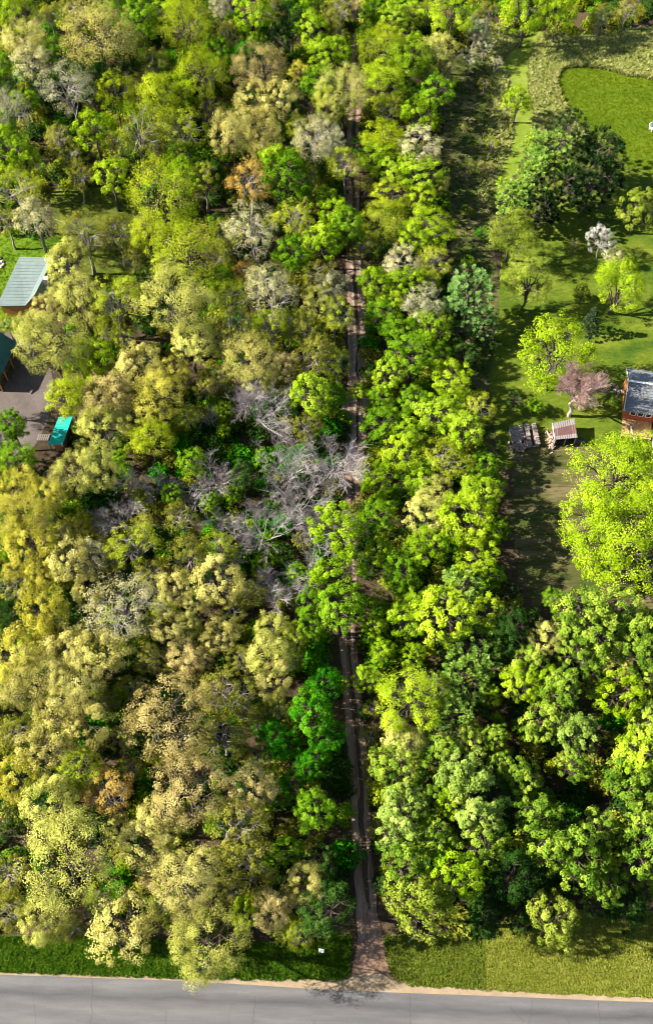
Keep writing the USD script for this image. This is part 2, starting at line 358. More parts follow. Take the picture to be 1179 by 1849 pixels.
sheet("track_middle", ragged(strip(TRACK[2:], [0.25, 0.55, 0.7, 0.35, 0.6, 0.3, 0.65, 0.4, 0.6, 0.3, 0.5, 0.3, 0.6, 0.35, 0.65, 0.4, 0.6, 0.3, 0.6, 0.4, 0.5]), 0.45, 0.4, 33), 0.031, M["track_mid"], kind="structure")
road = sheet("road", ragged(Z["road"], 0.05, 0.3, 17), 0.034, M["asphalt"], kind="structure")
M["crack"] = plain("crack_look", (0.055, 0.053, 0.053), scale=6, vary=0.3)
rng = np.random.default_rng(5)
for u0, v0, u1, v1, w in [(168, 1768, 164, 1860, 0.035), (461, 1800, 457, 1860, 0.045), (738, 1797, 741, 1860, 0.035), (962, 1806, 956, 1860, 0.03), (1081, 1812, 1083, 1860, 0.05), (300, 1822, 298, 1860, 0.025), (418, 1812, 410, 1860, 0.025), (920, 1818, 945, 1846, 0.045), (560, 1835, 575, 1860, 0.02), (60, 1790, 64, 1850, 0.02), (1010, 1826, 1040, 1860, 0.025)]:
    t = np.linspace(0, 1, 14)
    cl = [(u0 + (u1 - u0) * k + rng.normal(0, 1.1), v0 + (v1 - v0) * k) for k in t]
    sheet("crack", strip(cl, w * rng.uniform(0.6, 1.3, 14)), 0.039, M["crack"], road)
sheet("concrete_drive", ragged(Z["drive"], 0.06, 0.8, 18), 0.012, M["concrete"], kind="structure")

# ------------------------------------------------------------------ trees: kinds of crown
def rand_dirs(n, rng):
    v = rng.normal(size=(n, 3)); return v / np.linalg.norm(v, axis=1, keepdims=True)


def spread(n, rng, zmin=-0.35):
    """About n directions spread evenly over the part of the sphere above zmin."""
    k = np.arange(n) + 0.5
    z = 1 - (1 - zmin) * k / n; ph = k * 2.399963 + rng.uniform(0, 6.28)
    r = np.sqrt(np.maximum(0, 1 - z * z)); d = np.stack([r * np.cos(ph), r * np.sin(ph), z], 1) + rng.normal(0, 0.13, (n, 3))
    return d / np.linalg.norm(d, axis=1, keepdims=True)


def leaves(centers, normals, length, width, rng, tone, axis=None):
    n = len(centers)
    rd = rand_dirs(n, rng)
    t = np.cross(normals, rd) if axis is None else axis.copy(); t /= np.linalg.norm(t, axis=1, keepdims=True) + 1e-9
    b = np.cross(normals, t)
    l = (length * rng.uniform(0.65, 1.35, n))[:, None] / 2; w = (width * rng.uniform(0.65, 1.3, n))[:, None] / 2
    k = rng.uniform(-0.35, 0.35, n)[:, None]
    v = np.stack([centers - t * l, centers - b * w + t * l * k, centers + t * l, centers + b * w + t * l * k], 1).reshape(-1, 3)
    i = np.arange(n)[:, None] * 4
    f = np.stack([i + [0, 1, 2], i + [0, 2, 3]], 1).reshape(-1, 3)
    return v, f, np.repeat(tone, 4)


FORMS = {
    # lobes, lobe radius, clumps, clump radius, sprays to a clump, spray length, width, bare share, flatten, height
    "round": dict(lobes=11, lr=0.50, clumps=230, cr=0.16, n=88, l=0.155, w=0.098, drop=0.07, flat=0.95, zs=0.98),
    "airy": dict(lobes=11, lr=0.48, clumps=190, cr=0.165, n=60, l=0.175, w=0.105, drop=0.12, flat=0.9, zs=1.05),
    "clumpy": dict(lobes=12, lr=0.46, clumps=180, cr=0.155, n=84, l=0.21, w=0.135, drop=0.10, flat=0.85, zs=1.12),
    "layered": dict(lobes=14, lr=0.36, clumps=135, cr=0.15, n=90, l=0.24, w=0.145, drop=0.14, flat=0.65, zs=1.15),
    "soft": dict(lobes=12, lr=0.50, clumps=210, cr=0.18, n=76, l=0.17, w=0.09, drop=0.06, flat=1.0, zs=1.0),
    "pine": dict(lobes=14, lr=0.40, clumps=230, cr=0.15, n=104, l=0.30, w=0.10, drop=0.04, flat=0.9, zs=1.3),
    "spire": dict(lobes=0, lr=0, clumps=150, cr=0.20, n=80, l=0.30, w=0.09, drop=0.05, flat=0.6, zs=1.0),
}


def crown_proto(form, R, seed, mult=1.0):
    """Leaves and branches of a crown of radius R whose tree stands at the origin. Returns leaf arrays, trunk, branches, height of the crown's middle."""
    P = FORMS[form]; rng = np.random.default_rng(seed)
    zs = P["zs"]
    if form == "spire":
        hc = 1.55 * R; H = 3.4 * R
        cl, out, lob = [], [], []
        for k in range(P["clumps"]):
            z = rng.uniform(0.04, 1) ** 0.9; rr = R * (1.02 - z) * (0.75 + 0.25 * rng.random()); a = rng.uniform(0, 6.283)
            cl.append([rr * math.cos(a), rr * math.sin(a), 0.25 * R + z * (H - 0.25 * R)]); out.append([math.cos(a), math.sin(a), 0.5])
        cl, out = np.array(cl), np.array(out); out /= np.linalg.norm(out, axis=1, keepdims=True)
        cr = np.full(len(cl), P["cr"] * R)
        limb_ends = None
    else:
        hc = (1.55 if form == "pine" else 2.3 if R < 4.2 else 2.15 if R < 6 else 1.85) * R
        ld = spread(P["lobes"], rng, -0.45); lr = P["lr"] * R * rng.uniform(0.55, 1.4, P["lobes"])
        lc = ld * (R - lr)[:, None] * rng.uniform(0.72, 1.16, (P["lobes"], 1)); lc[:, 2] *= zs
        cl, out = [], []
        per = int(P["clumps"] * mult / P["lobes"]) + 1
        for c, r in zip(lc, lr):
            d = spread(per, rng, -0.75); p = c + d * r * rng.uniform(0.66, 1.10, (per, 1))
            ok = np.ones(per, bool)
            for c2, r2 in zip(lc, lr):
                if c2 is not c:
                    ok &= np.linalg.norm(p - c2, axis=1) > r2 * 0.72
            ok &= rng.random(per) > P["drop"]
            cl.append(p[ok]); out.append(d[ok])
        cl, out = np.vstack(cl), np.vstack(out)
        cl[:, 2] += hc
        cr = P["cr"] * R * rng.uniform(0.7, 1.35, len(cl))
    n = P["n"]
    cid = np.repeat(np.arange(len(cl)), n)
    d = rand_dirs(len(cid), rng); rad = rng.random(len(cid)) ** 0.45
    if form in ("pine", "spire"):
        d = d * 0.55 + out[cid] * 0.35 + np.array([0, 0, 0.25]); 
    off = d * rad[:, None] * cr[cid][:, None]; off[:, 2] *= P["flat"]
    pos = cl[cid] + off
    if form in ("pine", "spire"):
        axis = d / np.linalg.norm(d, axis=1, keepdims=True)
        fa = out[cid] + rand_dirs(len(cid), rng) * 0.7 + [0, 0, 0.3]
        nn = fa - axis * (fa * axis).sum(1, keepdims=True); nn /= np.linalg.norm(nn, axis=1, keepdims=True) + 1e-9
        nrm = nn
    else:
        axis = None
        nrm = out[cid] * 0.9 + d * 0.5 + rand_dirs(len(cid), rng) * 0.6 + np.array([-0.0, 0, 0.35])
        nrm /= np.linalg.norm(nrm, axis=1, keepdims=True)
    tone_c = np.clip(rng.normal(0.5, 0.28, len(cl)), 0, 1)
    tone = np.clip(tone_c[cid] + rng.normal(0, 0.16, len(cid)), 0, 1)
    ls, ws = P["l"], P["w"]
    L = leaves(pos, nrm, ls, ws, rng, tone, axis)
    # trunk and branches
    tr = 0.055 * R + 0.05
    lean = rng.normal(0, 0.06 * R, 2)
    top = np.array([lean[0], lean[1], hc + 0.25 * R])
    if form == "spire":
        top = np.array([0, 0, 3.2 * R])
    zz = np.linspace(0, 1, 8)
    tp = np.stack([top[0] * zz ** 1.5, top[1] * zz ** 1.5, top[2] * zz], 1); tp[1:-1, :2] += rng.normal(0, 0.025 * R, (6, 2))
    trunk = tube(tp, tr * (1.25 - 1.0 * zz ** 0.8), 7)
    br = []
    if form != "spire":
        for c, r in zip(lc, lr):
            a = tp[min(6, max(3, int(3 + rng.integers(0, 4))))]
            e = c + [0, 0, hc] + np.array([0, 0, -0.15 * r])
            m = (a + e) / 2 + rng.normal(0, 0.06 * R, 3) + np.array([0, 0, 0.05 * R])
            br.append(tube([a, m, e], [tr * 0.5, tr * 0.33, tr * 0.2], 5))
            own = np.argsort(np.linalg.norm(cl - e, axis=1))[:12]
            for q in own[:9]:
                mm = (e + cl[q]) / 2 + rng.normal(0, 0.03 * R, 3)
                br.append(tube([e, mm, cl[q]], [tr * 0.2, tr * 0.12, tr * 0.05], 3))
    else:
        for q in range(0, len(cl), 2):
            z = max(0.1, cl[q][2] - 0.15 * R)
            br.append(tube([[0, 0, z], cl[q]], [tr * 0.25, tr * 0.08], 3))
    return L, trunk, join(br), hc


KINDS = {}


def kind(code, form, a, b, c, words, bark="bark", trans=0.26, gloss=0.3, name="tree"):
    KINDS[code] = dict(form=form, mat=leaf_look(f"{code}_leaf_look", a, b, c, trans, gloss), words=words, bark=bark, protos={}, name=name)


kind("cream", "round", (0.21, 0.19, 0.045), (0.47, 0.435, 0.11), (0.66, 0.61, 0.21), "creamy yellow")
kind("creamy_lime", "round", (0.21, 0.22, 0.035), (0.46, 0.47, 0.1), (0.64, 0.63, 0.19), "pale cream-green")
kind("sand", "round", (0.21, 0.17, 0.05), (0.45, 0.375, 0.135), (0.64, 0.55, 0.23), "sandy tan")
kind("yellow", "round", (0.2, 0.19, 0.012), (0.43, 0.405, 0.045), (0.62, 0.575, 0.11), "golden yellow")
kind("yellow_lime", "clumpy", (0.14, 0.24, 0.005), (0.275, 0.4, 0.01), (0.44, 0.55, 0.035), "bright yellow-green")
kind("lime", "clumpy", (0.11, 0.21, 0.005), (0.235, 0.375, 0.01), (0.41, 0.54, 0.04), "lime green")
kind("soft_lime", "soft", (0.17, 0.24, 0.005), (0.30, 0.38, 0.010), (0.46, 0.51, 0.04), "feathery yellow-lime")
kind("green", "clumpy", (0.06, 0.15, 0.004), (0.12, 0.25, 0.008), (0.24, 0.39, 0.02), "fresh green")
kind("moss", "clumpy", (0.09, 0.13, 0.010), (0.18, 0.24, 0.020), (0.33, 0.38, 0.06), "mossy olive-green")
kind("vivid", "clumpy", (0.010, 0.10, 0.003), (0.03, 0.19, 0.004), (0.12, 0.33, 0.012), "vivid deep green")
kind("dark", "clumpy", (0.010, 0.035, 0.006), (0.028, 0.075, 0.010), (0.09, 0.16, 0.03), "dark green")
kind("olive", "airy", (0.11, 0.12, 0.012), (0.21, 0.22, 0.025), (0.34, 0.33, 0.06), "olive", bark="pale_bark")
kind("olive_lime", "airy", (0.15, 0.20, 0.008), (0.27, 0.33, 0.015), (0.42, 0.46, 0.05), "thin olive-lime", bark="pale_bark")
kind("grey", "airy", (0.22, 0.23, 0.11), (0.37, 0.37, 0.20), (0.53, 0.52, 0.33), "greyish", bark="pale_bark")
kind("grey_cream", "airy", (0.28, 0.27, 0.11), (0.47, 0.45, 0.21), (0.63, 0.59, 0.33), "pale grey-cream", bark="pale_bark")
kind("rust", "airy", (0.24, 0.15, 0.03), (0.40, 0.26, 0.055), (0.54, 0.39, 0.10), "rusty orange-tan", bark="pale_bark")
kind("oak", "layered", (0.06, 0.14, 0.010), (0.16, 0.27, 0.022), (0.40, 0.49, 0.06), "mid green")
kind("pale_green", "layered", (0.12, 0.20, 0.025), (0.24, 0.35, 0.055), (0.42, 0.52, 0.12), "pale grey-green")
kind("pine", "pine", (0.12, 0.23, 0.03), (0.27, 0.43, 0.06), (0.46, 0.6, 0.14), "light blue-green pine", name="pine_tree", gloss=0.3)
kind("dark_pine", "pine", (0.006, 0.024, 0.007), (0.018, 0.05, 0.012), (0.17, 0.23, 0.06), "dark pine", name="pine_tree", gloss=0.3)
kind("silver_pine", "pine", (0.11, 0.24, 0.05), (0.25, 0.43, 0.11), (0.42, 0.6, 0.2), "pale bluish-green pine", name="pine_tree", gloss=0.3)
kind("spruce", "spire", (0.03, 0.07, 0.03), (0.07, 0.13, 0.055), (0.17, 0.23, 0.11), "blue-green spruce", name="spruce_tree", gloss=0.3)
kind("cone", "spire", (0.12, 0.14, 0.02), (0.22, 0.24, 0.05), (0.36, 0.35, 0.09), "olive cone-shaped", name="tree")
kind("white", "airy", (0.32, 0.32, 0.28), (0.5, 0.5, 0.46), (0.7, 0.7, 0.66), "white blossoming", bark="pale_bark")

stage.CreateClassPrim("/World/tree_kinds")


def proto(code, big, variant):
    K = KINDS[code]; key = (big, variant)
    if key not in K["protos"]:
        R = (3.0, 4.8, 6.6)[big]
        L, trunk, br, hc = crown_proto(K["form"], R, hash_(code) + 31 * variant + 7 * big, (0.85, 1.25, 2.0)[big])
        path = f"/World/tree_kinds/{code}_{('small', 'middle', 'large')[big]}_{variant:03d}"
        UsdGeom.Xform.Define(stage, path)
        usdkit.mesh(stage, path + "/trunk", trunk, M[K["bark"]], smooth=True)
        usdkit.mesh(stage, path + "/branches", br, M[K["bark"]], smooth=False)
        m = usdkit.mesh(stage, path + "/crown", (L[0], L[1]), K["mat"])
        UsdGeom.PrimvarsAPI(m).CreatePrimvar("tone", Sdf.ValueTypeNames.FloatArray, "vertex").Set(Vt.FloatArray.FromNumpy(L[2].astype(np.float32)))
        K["protos"][key] = (path, R, hc)
    return K["protos"][key]


def hash_(s):
    h = 7
    for ch in s:
        h = (h * 31 + ord(ch)) % 100003
    return h


TREES = """
30 25 40 yellow_lime;46 76 38 cream;54 112 32 grey_cream;90 30 20 olive;178 58 54 cream;228 75 30 olive;258 32 32 green;292 32 26 yellow_lime;125 163 46 grey;98 102 28 green
205 168 34 soft_lime;246 160 24 olive;288 174 36 soft_lime;18 192 36 grey;44 184 22 lime;244 232 46 olive_lime;170 236 34 yellow_lime;108 247 24 olive;20 268 36 lime;50 290 28 yellow_lime
132 286 24 olive;8 228 26 green;214 264 26 olive_lime;278 258 26 olive;160 128 22 dark;214 116 30 dark;248 98 28 green;276 118 28 olive;10 120 26 green;8 160 22 dark;140 15 28 olive;70 150 20 dark;215 20 26 green
340 48 46 soft_lime;326 14 24 yellow_lime;396 16 22 grey;452 28 34 lime;412 66 24 olive;462 78 20 lime;396 94 28 green;366 134 48 soft_lime;474 124 42 sand;540 132 18 yellow
452 184 32 cream;506 178 32 cream;410 206 17 lime;318 172 34 yellow_lime;418 246 40 cream;468 246 38 cream;566 250 42 grey_cream;536 226 20 olive_lime;334 232 34 olive_lime;328 284 28 green
504 298 34 lime;567 56 30 lime;588 102 28 lime;560 12 22 lime;574 152 30 green;592 182 28 soft_lime;526 36 30 dark;500 76 24 dark;300 218 26 olive_lime;438 100 24 vivid;610 60 18 olive;380 190 24 olive;300 120 24 green;380 310 24 dark;490 15 24 olive;555 190 24 dark
612 18 28 olive;672 20 28 green;706 30 28 lime;740 24 26 lime;772 20 22 olive_lime;816 24 38 yellow_lime;858 46 26 grey;690 88 42 soft_lime;742 96 40 lime;796 86 30 creamy_lime
612 98 28 lime;620 168 44 creamy_lime;690 150 36 yellow_lime;732 122 30 lime;786 164 30 green;754 206 34 lime;702 198 30 olive_lime;700 250 36 soft_lime;757 264 36 grey_cream;680 288 30 lime
736 292 28 lime;626 292 30 olive_lime;600 258 26 grey;848 104 18 grey;812 118 20 olive;880 22 20 olive;700 60 24 soft_lime;660 60 20 green;770 130 18 olive_lime;740 165 24 green;876 78 18 grey
950 20 46 yellow_lime;1010 20 42 yellow_lime;933 184 25 yellow_lime;1082 34 24 olive;896 112 13 grey;890 258 14 olive_lime;875 150 12 olive;905 330 10 lime;838 226 9 olive;852 300 11 olive_lime;870 420 13 vivid;846 470 12 green;866 210 8 olive_lime;880 300 10 olive;842 380 10 moss;890 620 14 dark;1130 20 22 olive
30 348 44 olive_lime;62 388 36 grey_cream;12 312 28 yellow_lime;140 318 24 olive;200 318 30 yellow_lime;288 344 54 soft_lime;150 420 40 olive;214 420 34 olive;270 422 34 soft_lime;10 400 26 olive
124 478 42 creamy_lime;146 540 46 creamy_lime;202 545 40 olive_lime;80 562 32 cream;108 530 24 creamy_lime;60 522 13 creamy_lime;268 502 20 pine;232 528 26 lime;300 470 26 olive_lime;50 590 28 creamy_lime;14 585 20 olive_lime;240 470 24 olive;
330 328 30 lime;368 326 28 olive_lime;450 334 36 rust;512 320 36 green;580 360 26 lime;342 450 56 soft_lime;318 398 30 yellow_lime;462 416 44 grey_cream;534 398 34 olive_lime;580 448 34 lime
530 458 30 green;498 526 54 grey_cream;580 500 30 olive;580 556 30 creamy_lime;318 552 66 creamy_lime;408 540 34 olive_lime;486 588 34 olive_lime;398 500 22 green;428 586 34 olive;410 420 28 olive_lime;400 460 24 olive;555 325 24 olive_lime;550 600 28 olive;440 490 18 rust;520 590 30 olive_lime
704 310 30 lime;764 320 36 lime;792 336 20 creamy_lime;700 350 28 soft_lime;760 356 26 yellow_lime;690 400 38 soft_lime;780 408 38 yellow_lime;630 408 32 green;606 384 24 lime;602 436 26 lime
655 446 28 olive;746 430 30 lime;720 476 34 grey_cream;782 470 28 olive_lime;676 510 32 lime;736 510 30 lime;770 506 24 olive_lime;765 548 36 grey;702 546 28 yellow_lime;690 568 32 green
780 592 34 lime;850 536 48 silver_pine;868 584 28 silver_pine;600 522 26 grey;604 572 30 olive_lime;722 602 34 green;660 330 18 olive;655 290 16 olive;820 600 24 dark
1036 262 46 dark_pine;1084 284 46 dark_pine;1062 326 48 dark_pine;1096 330 34 dark_pine;992 290 46 pine;962 340 40 pine;926 366 34 pine;1010 345 40 dark_pine;970 385 34 dark_pine;922 424 43 moss;954 508 50 moss;1152 374 36 moss;1087 432 26 white;1112 462 18 grey_cream;1119 516 44 yellow_lime;1050 532 18 moss;1066 582 20 spruce;937 562 13 green;1036 442 14 olive
94 630 50 creamy_lime;140 646 36 olive_lime;168 652 32 yellow_lime;122 716 42 soft_lime;170 692 26 soft_lime;254 656 40 cream;290 714 44 yellow;204 720 40 sand;240 752 30 cream;182 776 40 creamy_lime
272 790 34 soft_lime;130 848 44 creamy_lime;176 846 40 creamy_lime;18 772 28 green;8 800 22 dark;-34 716 24 olive_lime;26 832 32 green;30 878 38 yellow;88 896 36 yellow;216 826 16 green;225 610 20 olive_lime;312 676 28 yellow;60 850 22 dark;190 600 24 olive_lime
344 612 38 creamy_lime;452 646 42 cream;521 660 28 sand;466 682 26 creamy_lime;560 642 34 olive;562 716 38 lime;405 740 16 lime;555 772 28 olive;352 838 24 green;404 780 14 lime;440 862 24 dark;495 894 18 dark;420 892 18 green;490 700 18 olive;370 700 22 olive;340 750 22 olive_lime;400 620 26 creamy_lime;520 740 16 green;395 680 20 olive
610 650 30 olive_lime;645 706 15 lime;604 720 26 green;743 640 38 green;702 676 32 lime;814 684 38 yellow_lime;860 736 30 olive_lime;746 720 28 green;790 746 38 lime;692 762 32 green
840 782 38 lime;742 790 34 lime;726 822 36 yellow_lime;800 832 38 olive_lime;872 842 28 green;692 872 34 lime;756 870 30 lime;782 896 32 creamy_lime;862 892 38 lime;820 725 26 lime;840 640 24 dark;790 640 28 green;690 720 24 green;900 880 20 green
1008 644 62 yellow_lime;930 724 20 dark;1100 872 82 yellow_lime;1130 985 82 yellow_lime;1190 900 64 yellow_lime;1078 936 58 yellow_lime;1140 850 60 yellow_lime;1085 1012 46 yellow_lime;965 730 16 green
40 934 48 yellow;60 974 40 yellow;118 968 30 olive;142 950 24 yellow;126 1022 38 cream;166 1008 32 grey_cream;236 988 42 olive_lime;206 1004 28 olive;222 1088 54 grey_cream;160 1066 28 cream
92 1098 40 yellow;26 1062 30 olive;24 1026 20 yellow;122 1176 42 cream;186 1180 42 cream;36 1190 40 yellow;76 1036 26 yellow;18 1118 28 dark;10 985 24 green;270 1040 26 olive;260 950 24 olive;180 950 18 olive
330 936 30 olive;346 1002 34 olive;396 990 30 olive_lime;397 1058 42 cream;316 1060 30 cream;360 1088 26 cream;450 1066 30 olive;312 1140 28 cream;338 1132 24 creamy_lime;396 1150 32 cream;490 1138 34 creamy_lime;482 1182 38 creamy_lime;532 1150 28 olive_lime;560 1136 28 green;568 1090 26 green;450 950 13 lime;340 1198 34 sand;420 1110 24 olive;290 1100 22 olive_lime;270 1190 28 olive;440 1200 28 olive;540 1040 20 green;520 1195 24 olive_lime;380 910 18 green;310 890 20 green;470 1020 16 green;260 1130 24 olive
616 954 42 lime;614 1040 44 lime;614 1104 42 green;682 932 30 green;766 932 40 creamy_lime;840 936 44 yellow_lime;685 992 28 lime;770 990 38 lime;716 1034 38 green;686 1086 22 lime;738 1066 28 lime;834 1064 40 pine
864 1006 36 yellow_lime;680 1130 26 lime;740 1122 36 lime;800 1122 46 yellow_lime;876 1112 34 yellow_lime;850 1172 42 pine;690 1176 24 lime;746 1180 22 lime;890 960 28 lime;890 1040 24 green;700 900 20 green;655 1000 18 dark
1058 1112 44 oak;1128 1104 42 oak;1160 1140 36 oak;1086 1160 40 oak;984 1154 32 creamy_lime;1036 1178 34 oak;1146 1178 34 oak;1112 1196 28 creamy_lime;956 1200 32 oak;926 1130 34 dark;920 1068 18 dark;1000 1085 20 green;905 1180 26 dark
60 1232 48 cream;150 1236 48 cream;14 1250 30 olive;112 1282 44 cream;156 1316 44 cream;80 1350 44 cream;30 1322 28 olive;30 1402 38 yellow;312 1296 74 sand;150 1386 36 olive_lime;202 1434 36 rust;160 1432 18 rust;84 1458 44 creamy_lime;122 1552 78 creamy_lime;276 1482 42 cream;14 1490 26 dark;215 1340 26 olive;190 1270 24 olive;240 1240 22 olive;235 1390 22 olive;215 1490 20 creamy_lime;120 1420 20 olive
352 1428 64 sand;420 1262 44 olive;402 1340 40 olive;492 1232 34 cream;500 1280 28 olive;582 1232 28 vivid;560 1292 38 vivid;508 1332 34 vivid;590 1330 32 vivid;556 1374 32 vivid;568 1462 40 green;494 1398 18 lime;460 1430 38 sand;440 1492 44 olive;505 1440 22 green;530 1420 26 vivid;470 1370 26 olive;460 1300 28 olive;380 1250 26 sand
614 1238 16 lime;664 1224 24 lime;740 1266 50 yellow_lime;786 1246 30 olive_lime;730 1342 34 creamy_lime;822 1292 38 pine;886 1258 20 lime;726 1392 38 oak;728 1464 42 pale_green;792 1370 34 oak;776 1440 30 oak;832 1398 44 pale_green;810 1440 32 lime;866 1480 38 pale_green;840 1230 38 pine;668 1330 18 olive;675 1280 16 olive;850 1340 28 oak
936 1242 34 yellow_lime;984 1236 32 lime;1022 1252 38 oak;1116 1256 38 yellow_lime;976 1312 34 oak;1040 1332 36 pale_green;1030 1382 28 oak;890 1330 26 oak;1150 1358 44 lime;1148 1404 42 oak;1172 1444 34 oak;944 1412 34 oak;900 1440 30 dark;960 1484 38 oak;1078 1502 32 oak;900 1380 28 oak;1170 1300 30 oak;1165 1230 28 oak;1070 1210 26 oak;1010 1490 28 dark
78 1660 40 creamy_lime;226 1668 50 cream;132 1672 28 olive;14 1650 34 olive;22 1582 30 olive;262 1528 46 cream;288 1580 34 sand
334 1588 58 cream;374 1700 56 creamy_lime;442 1652 28 yellow_lime;500 1640 36 sand;548 1596 32 cream;534 1682 30 olive_lime;448 1558 42 olive;598 1636 44 dark;584 1560 28 dark;420 1610 26 olive;520 1540 28 green;340 1650 30 cream;290 1640 24 olive_lime;180 1620 26 olive_lime
728 1558 40 oak;764 1636 54 moss;836 1580 48 lime;716 1512 34 pale_green;880 1540 38 oak;930 1586 40 dark;1010 1652 42 moss;1000 1540 46 oak;1054 1562 46 oak;1096 1600 34 oak;1160 1556 42 oak;1150 1500 34 oak;1132 1628 28 dark;940 1630 26 dark;790 1510 34 oak;760 1480 26 lime;1176 1600 30 oak;880 1620 22 dark;884 1662 28 dark;934 1660 28 dark;1128 1646 30 dark;1080 1640 26 dark;690 1600 14 dark
"""
trees = []
rng = np.random.default_rng(11)
for item in TREES.replace("\n", ";").split(";"):
    if not item.strip():
        continue
    u, v, r, code = item.split(); trees.append([float(u), float(v), float(r), code])


def colour_of(code):
    return KINDS[code]["words"]


PLACES = [  # landmarks that one can find in the photograph
    (45, 505, "the green-roofed house"), (15, 640, "the dark-roofed garage"), (108, 778, "the turquoise shed"), (948, 788, "the firewood rows"), (1020, 778, "the rusty-roofed shed"),
    (1155, 730, "the red-brown house"), (1100, 210, "the mown field"), (1045, 705, "the bare pink tree"), (580, 1716, "the small white sign"), (1120, 620, "the shaded lawn"), (530, 880, "the dead trees"), (1075, 1440, "the dark gap among the right-hand trees")]


def place_words(u, v):
    best, bw = 1e9, ""
    for a, b, w in PLACES:
        d = math.hypot(u - a, v - b)
        if d < best:
            best, bw, dx, dy = d, w, u - a, v - b
    tx = np.interp(v, [p[1] for p in TRACK[::-1]], [p[0] for p in TRACK[::-1]])
    out = []
    if best < 170:
        side = ("right of" if dx > 0 else "left of") if abs(dx) > abs(dy) else ("just below" if dy > 0 else "just above")
        out.append(f"{side} {bw}")
    if abs(u - tx) < 95:
        out.append(("left" if u < tx else "right") + " of the dirt track")
    if v > 1590:
        out.append("next to the paved road")
    if v < 130:
        out.append("at the top edge of the photo")
    if u < 70:
        out.append("at the left edge")
    if u > 1100:
        out.append("at the right edge")
    if not out:
        out.append("in the left wood" if u < tx else ("in the strip right of the track" if u < 900 else "in the right yard"))
    return out


def neighbour_words(i):
    u, v, r, c = trees[i]
    res = []
    order = sorted((math.hypot(t[0] - u, t[1] - v), j) for j, t in enumerate(trees) if j != i)[:14]
    for want in ("left", "right", "above", "below"):
        for d, j in order:
            dx, dy = trees[j][0] - u, trees[j][1] - v
            if want == ("right" if dx > 0 else "left" if abs(dx) > abs(dy) else "") and abs(dx) > abs(dy) or (abs(dy) >= abs(dx) and want == ("below" if dy > 0 else "above")):
                res.append((want, colour_of(trees[j][3]))); break
    return res


def size_word(r):
    return "tiny" if r < 18 else "small" if r < 22 else "" if r < 40 else "large" if r < 60 else "huge"


used_labels = {}


def tree_label(i):
    u, v, r, c = trees[i]
    noun = "" if "pine" in colour_of(c) or "spruce" in colour_of(c) else " young tree" if r <= 27 else " tree"
    head = " ".join(x for x in (size_word(r), colour_of(c) + noun) if x)
    pw, nw = place_words(u, v), neighbour_words(i)
    cands = [f"{head} {p}" for p in pw]
    for p in pw:
        for w, cc in nw:
            cands.append(f"{head} {p}, {cc} crown {w} it" if w in ("above", "below") else f"{head} {p}, {cc} crown on its {w}")
    for p in pw:
        for k in range(len(nw)):
            for m in range(k + 1, len(nw)):
                f = lambda w: w if w in ("above", "below") else "at " + w
                cands.append(f"{head} {p}, {nw[k][1]} crown {f(nw[k][0])}, {nw[m][1]} {f(nw[m][0])}")
    return head, [c for c in cands if 4 <= len(c.split()) <= 16]


all_c = [tree_label(i) for i in range(len(trees))]
count = {}
for _, cs in all_c:
    for c in set(cs):
        count[c] = count.get(c, 0) + 1
labels = []
for i, (head, cs) in enumerate(all_c):
    ok = [c for c in cs if count[c] == 1 and "," in c] or [c for c in cs if count[c] == 1] or [c for c in cs if c not in used_labels] or cs
    L = ok[0]; used_labels[L] = used_labels.get(L, 0) + 1; labels.append(L)

for L in set(labels):
    same = sorted((i for i in range(len(labels)) if labels[i] == L), key=lambda i: trees[i][1])
    if len(same) == 2:
        for i, w in zip(same, ("the upper one", "the lower one")):
            labels[i] = f"{L}, {w}" if len(L.split()) <= 13 else L
vcount = {}
for i, (u, v, r, code) in enumerate(trees):
    K = KINDS[code]
    z = 5.0
    grow_ = 1.12 if r > 60 and u < 480 else 1.28 if (u < 480 and v > 1050 and r > 35) else 1.1 if (u > 895 and v < 1090) or (u < 200 and 430 < v < 620) else 1.2
    for _ in range(4):
        p = at(u, v, z); R = metres(r, p) * grow_
        big = 0 if R < 3.6 or K["form"] == "spire" else 1 if R < 5.7 else 2
        n = vcount.get((code, big), 0)
        sink = 0.0
        pr, R0, hc = proto(code, big, n % (3 if code in ("cream", "creamy_lime", "lime", "oak", "olive", "olive_lime") and big < 2 else 2))
        s = R / R0; zs = s * (0.94 + 0.16 * ((i * 7919) % 13) / 13)
        if R < 1.6:
            zs *= 0.85
        if u > 895 and v < 1090 and K["form"] not in ("pine", "spire"):
            sink = 0.30 * hc * zs
        elif 640 < u < 930 and v < 1100:
            zs *= 0.74 if K["form"] not in ("pine", "spire") else 0.9
        elif u > 690 and v > 1470 and r > 30:
            zs *= 1.45
        z = hc * zs - sink
    vcount[(code, big)] = n + 1
    small_ = r <= 27 and K["name"] == "tree"
    path = numbered("/World", "young_tree" if small_ else K["name"])
    x = UsdGeom.Xform.Define(stage, path)
    x.AddTranslateOp().Set(Gf.Vec3d(float(p[0]), float(p[1]), -float(sink)))
    x.AddRotateZOp().Set(float((i * 137.5) % 360))
    x.AddRotateXOp().Set(float(((i * 53) % 15) - 7) * 0.7)
    x.AddScaleOp().Set(Gf.Vec3f(s * (0.86 + 0.30 * ((i * 31) % 7) / 7), s * (0.86 + 0.30 * ((i * 17) % 5) / 5), zs))
    prim = x.GetPrim()
    say(prim, label=labels[i], category="pine" if "pine" in K["words"] else "spruce" if "spruce" in K["words"] else "young tree" if small_ else "tree",
        group="trees of the wood and yards")
    prim.GetReferences().AddInternalReference(pr)
    prim.SetInstanceable(True)


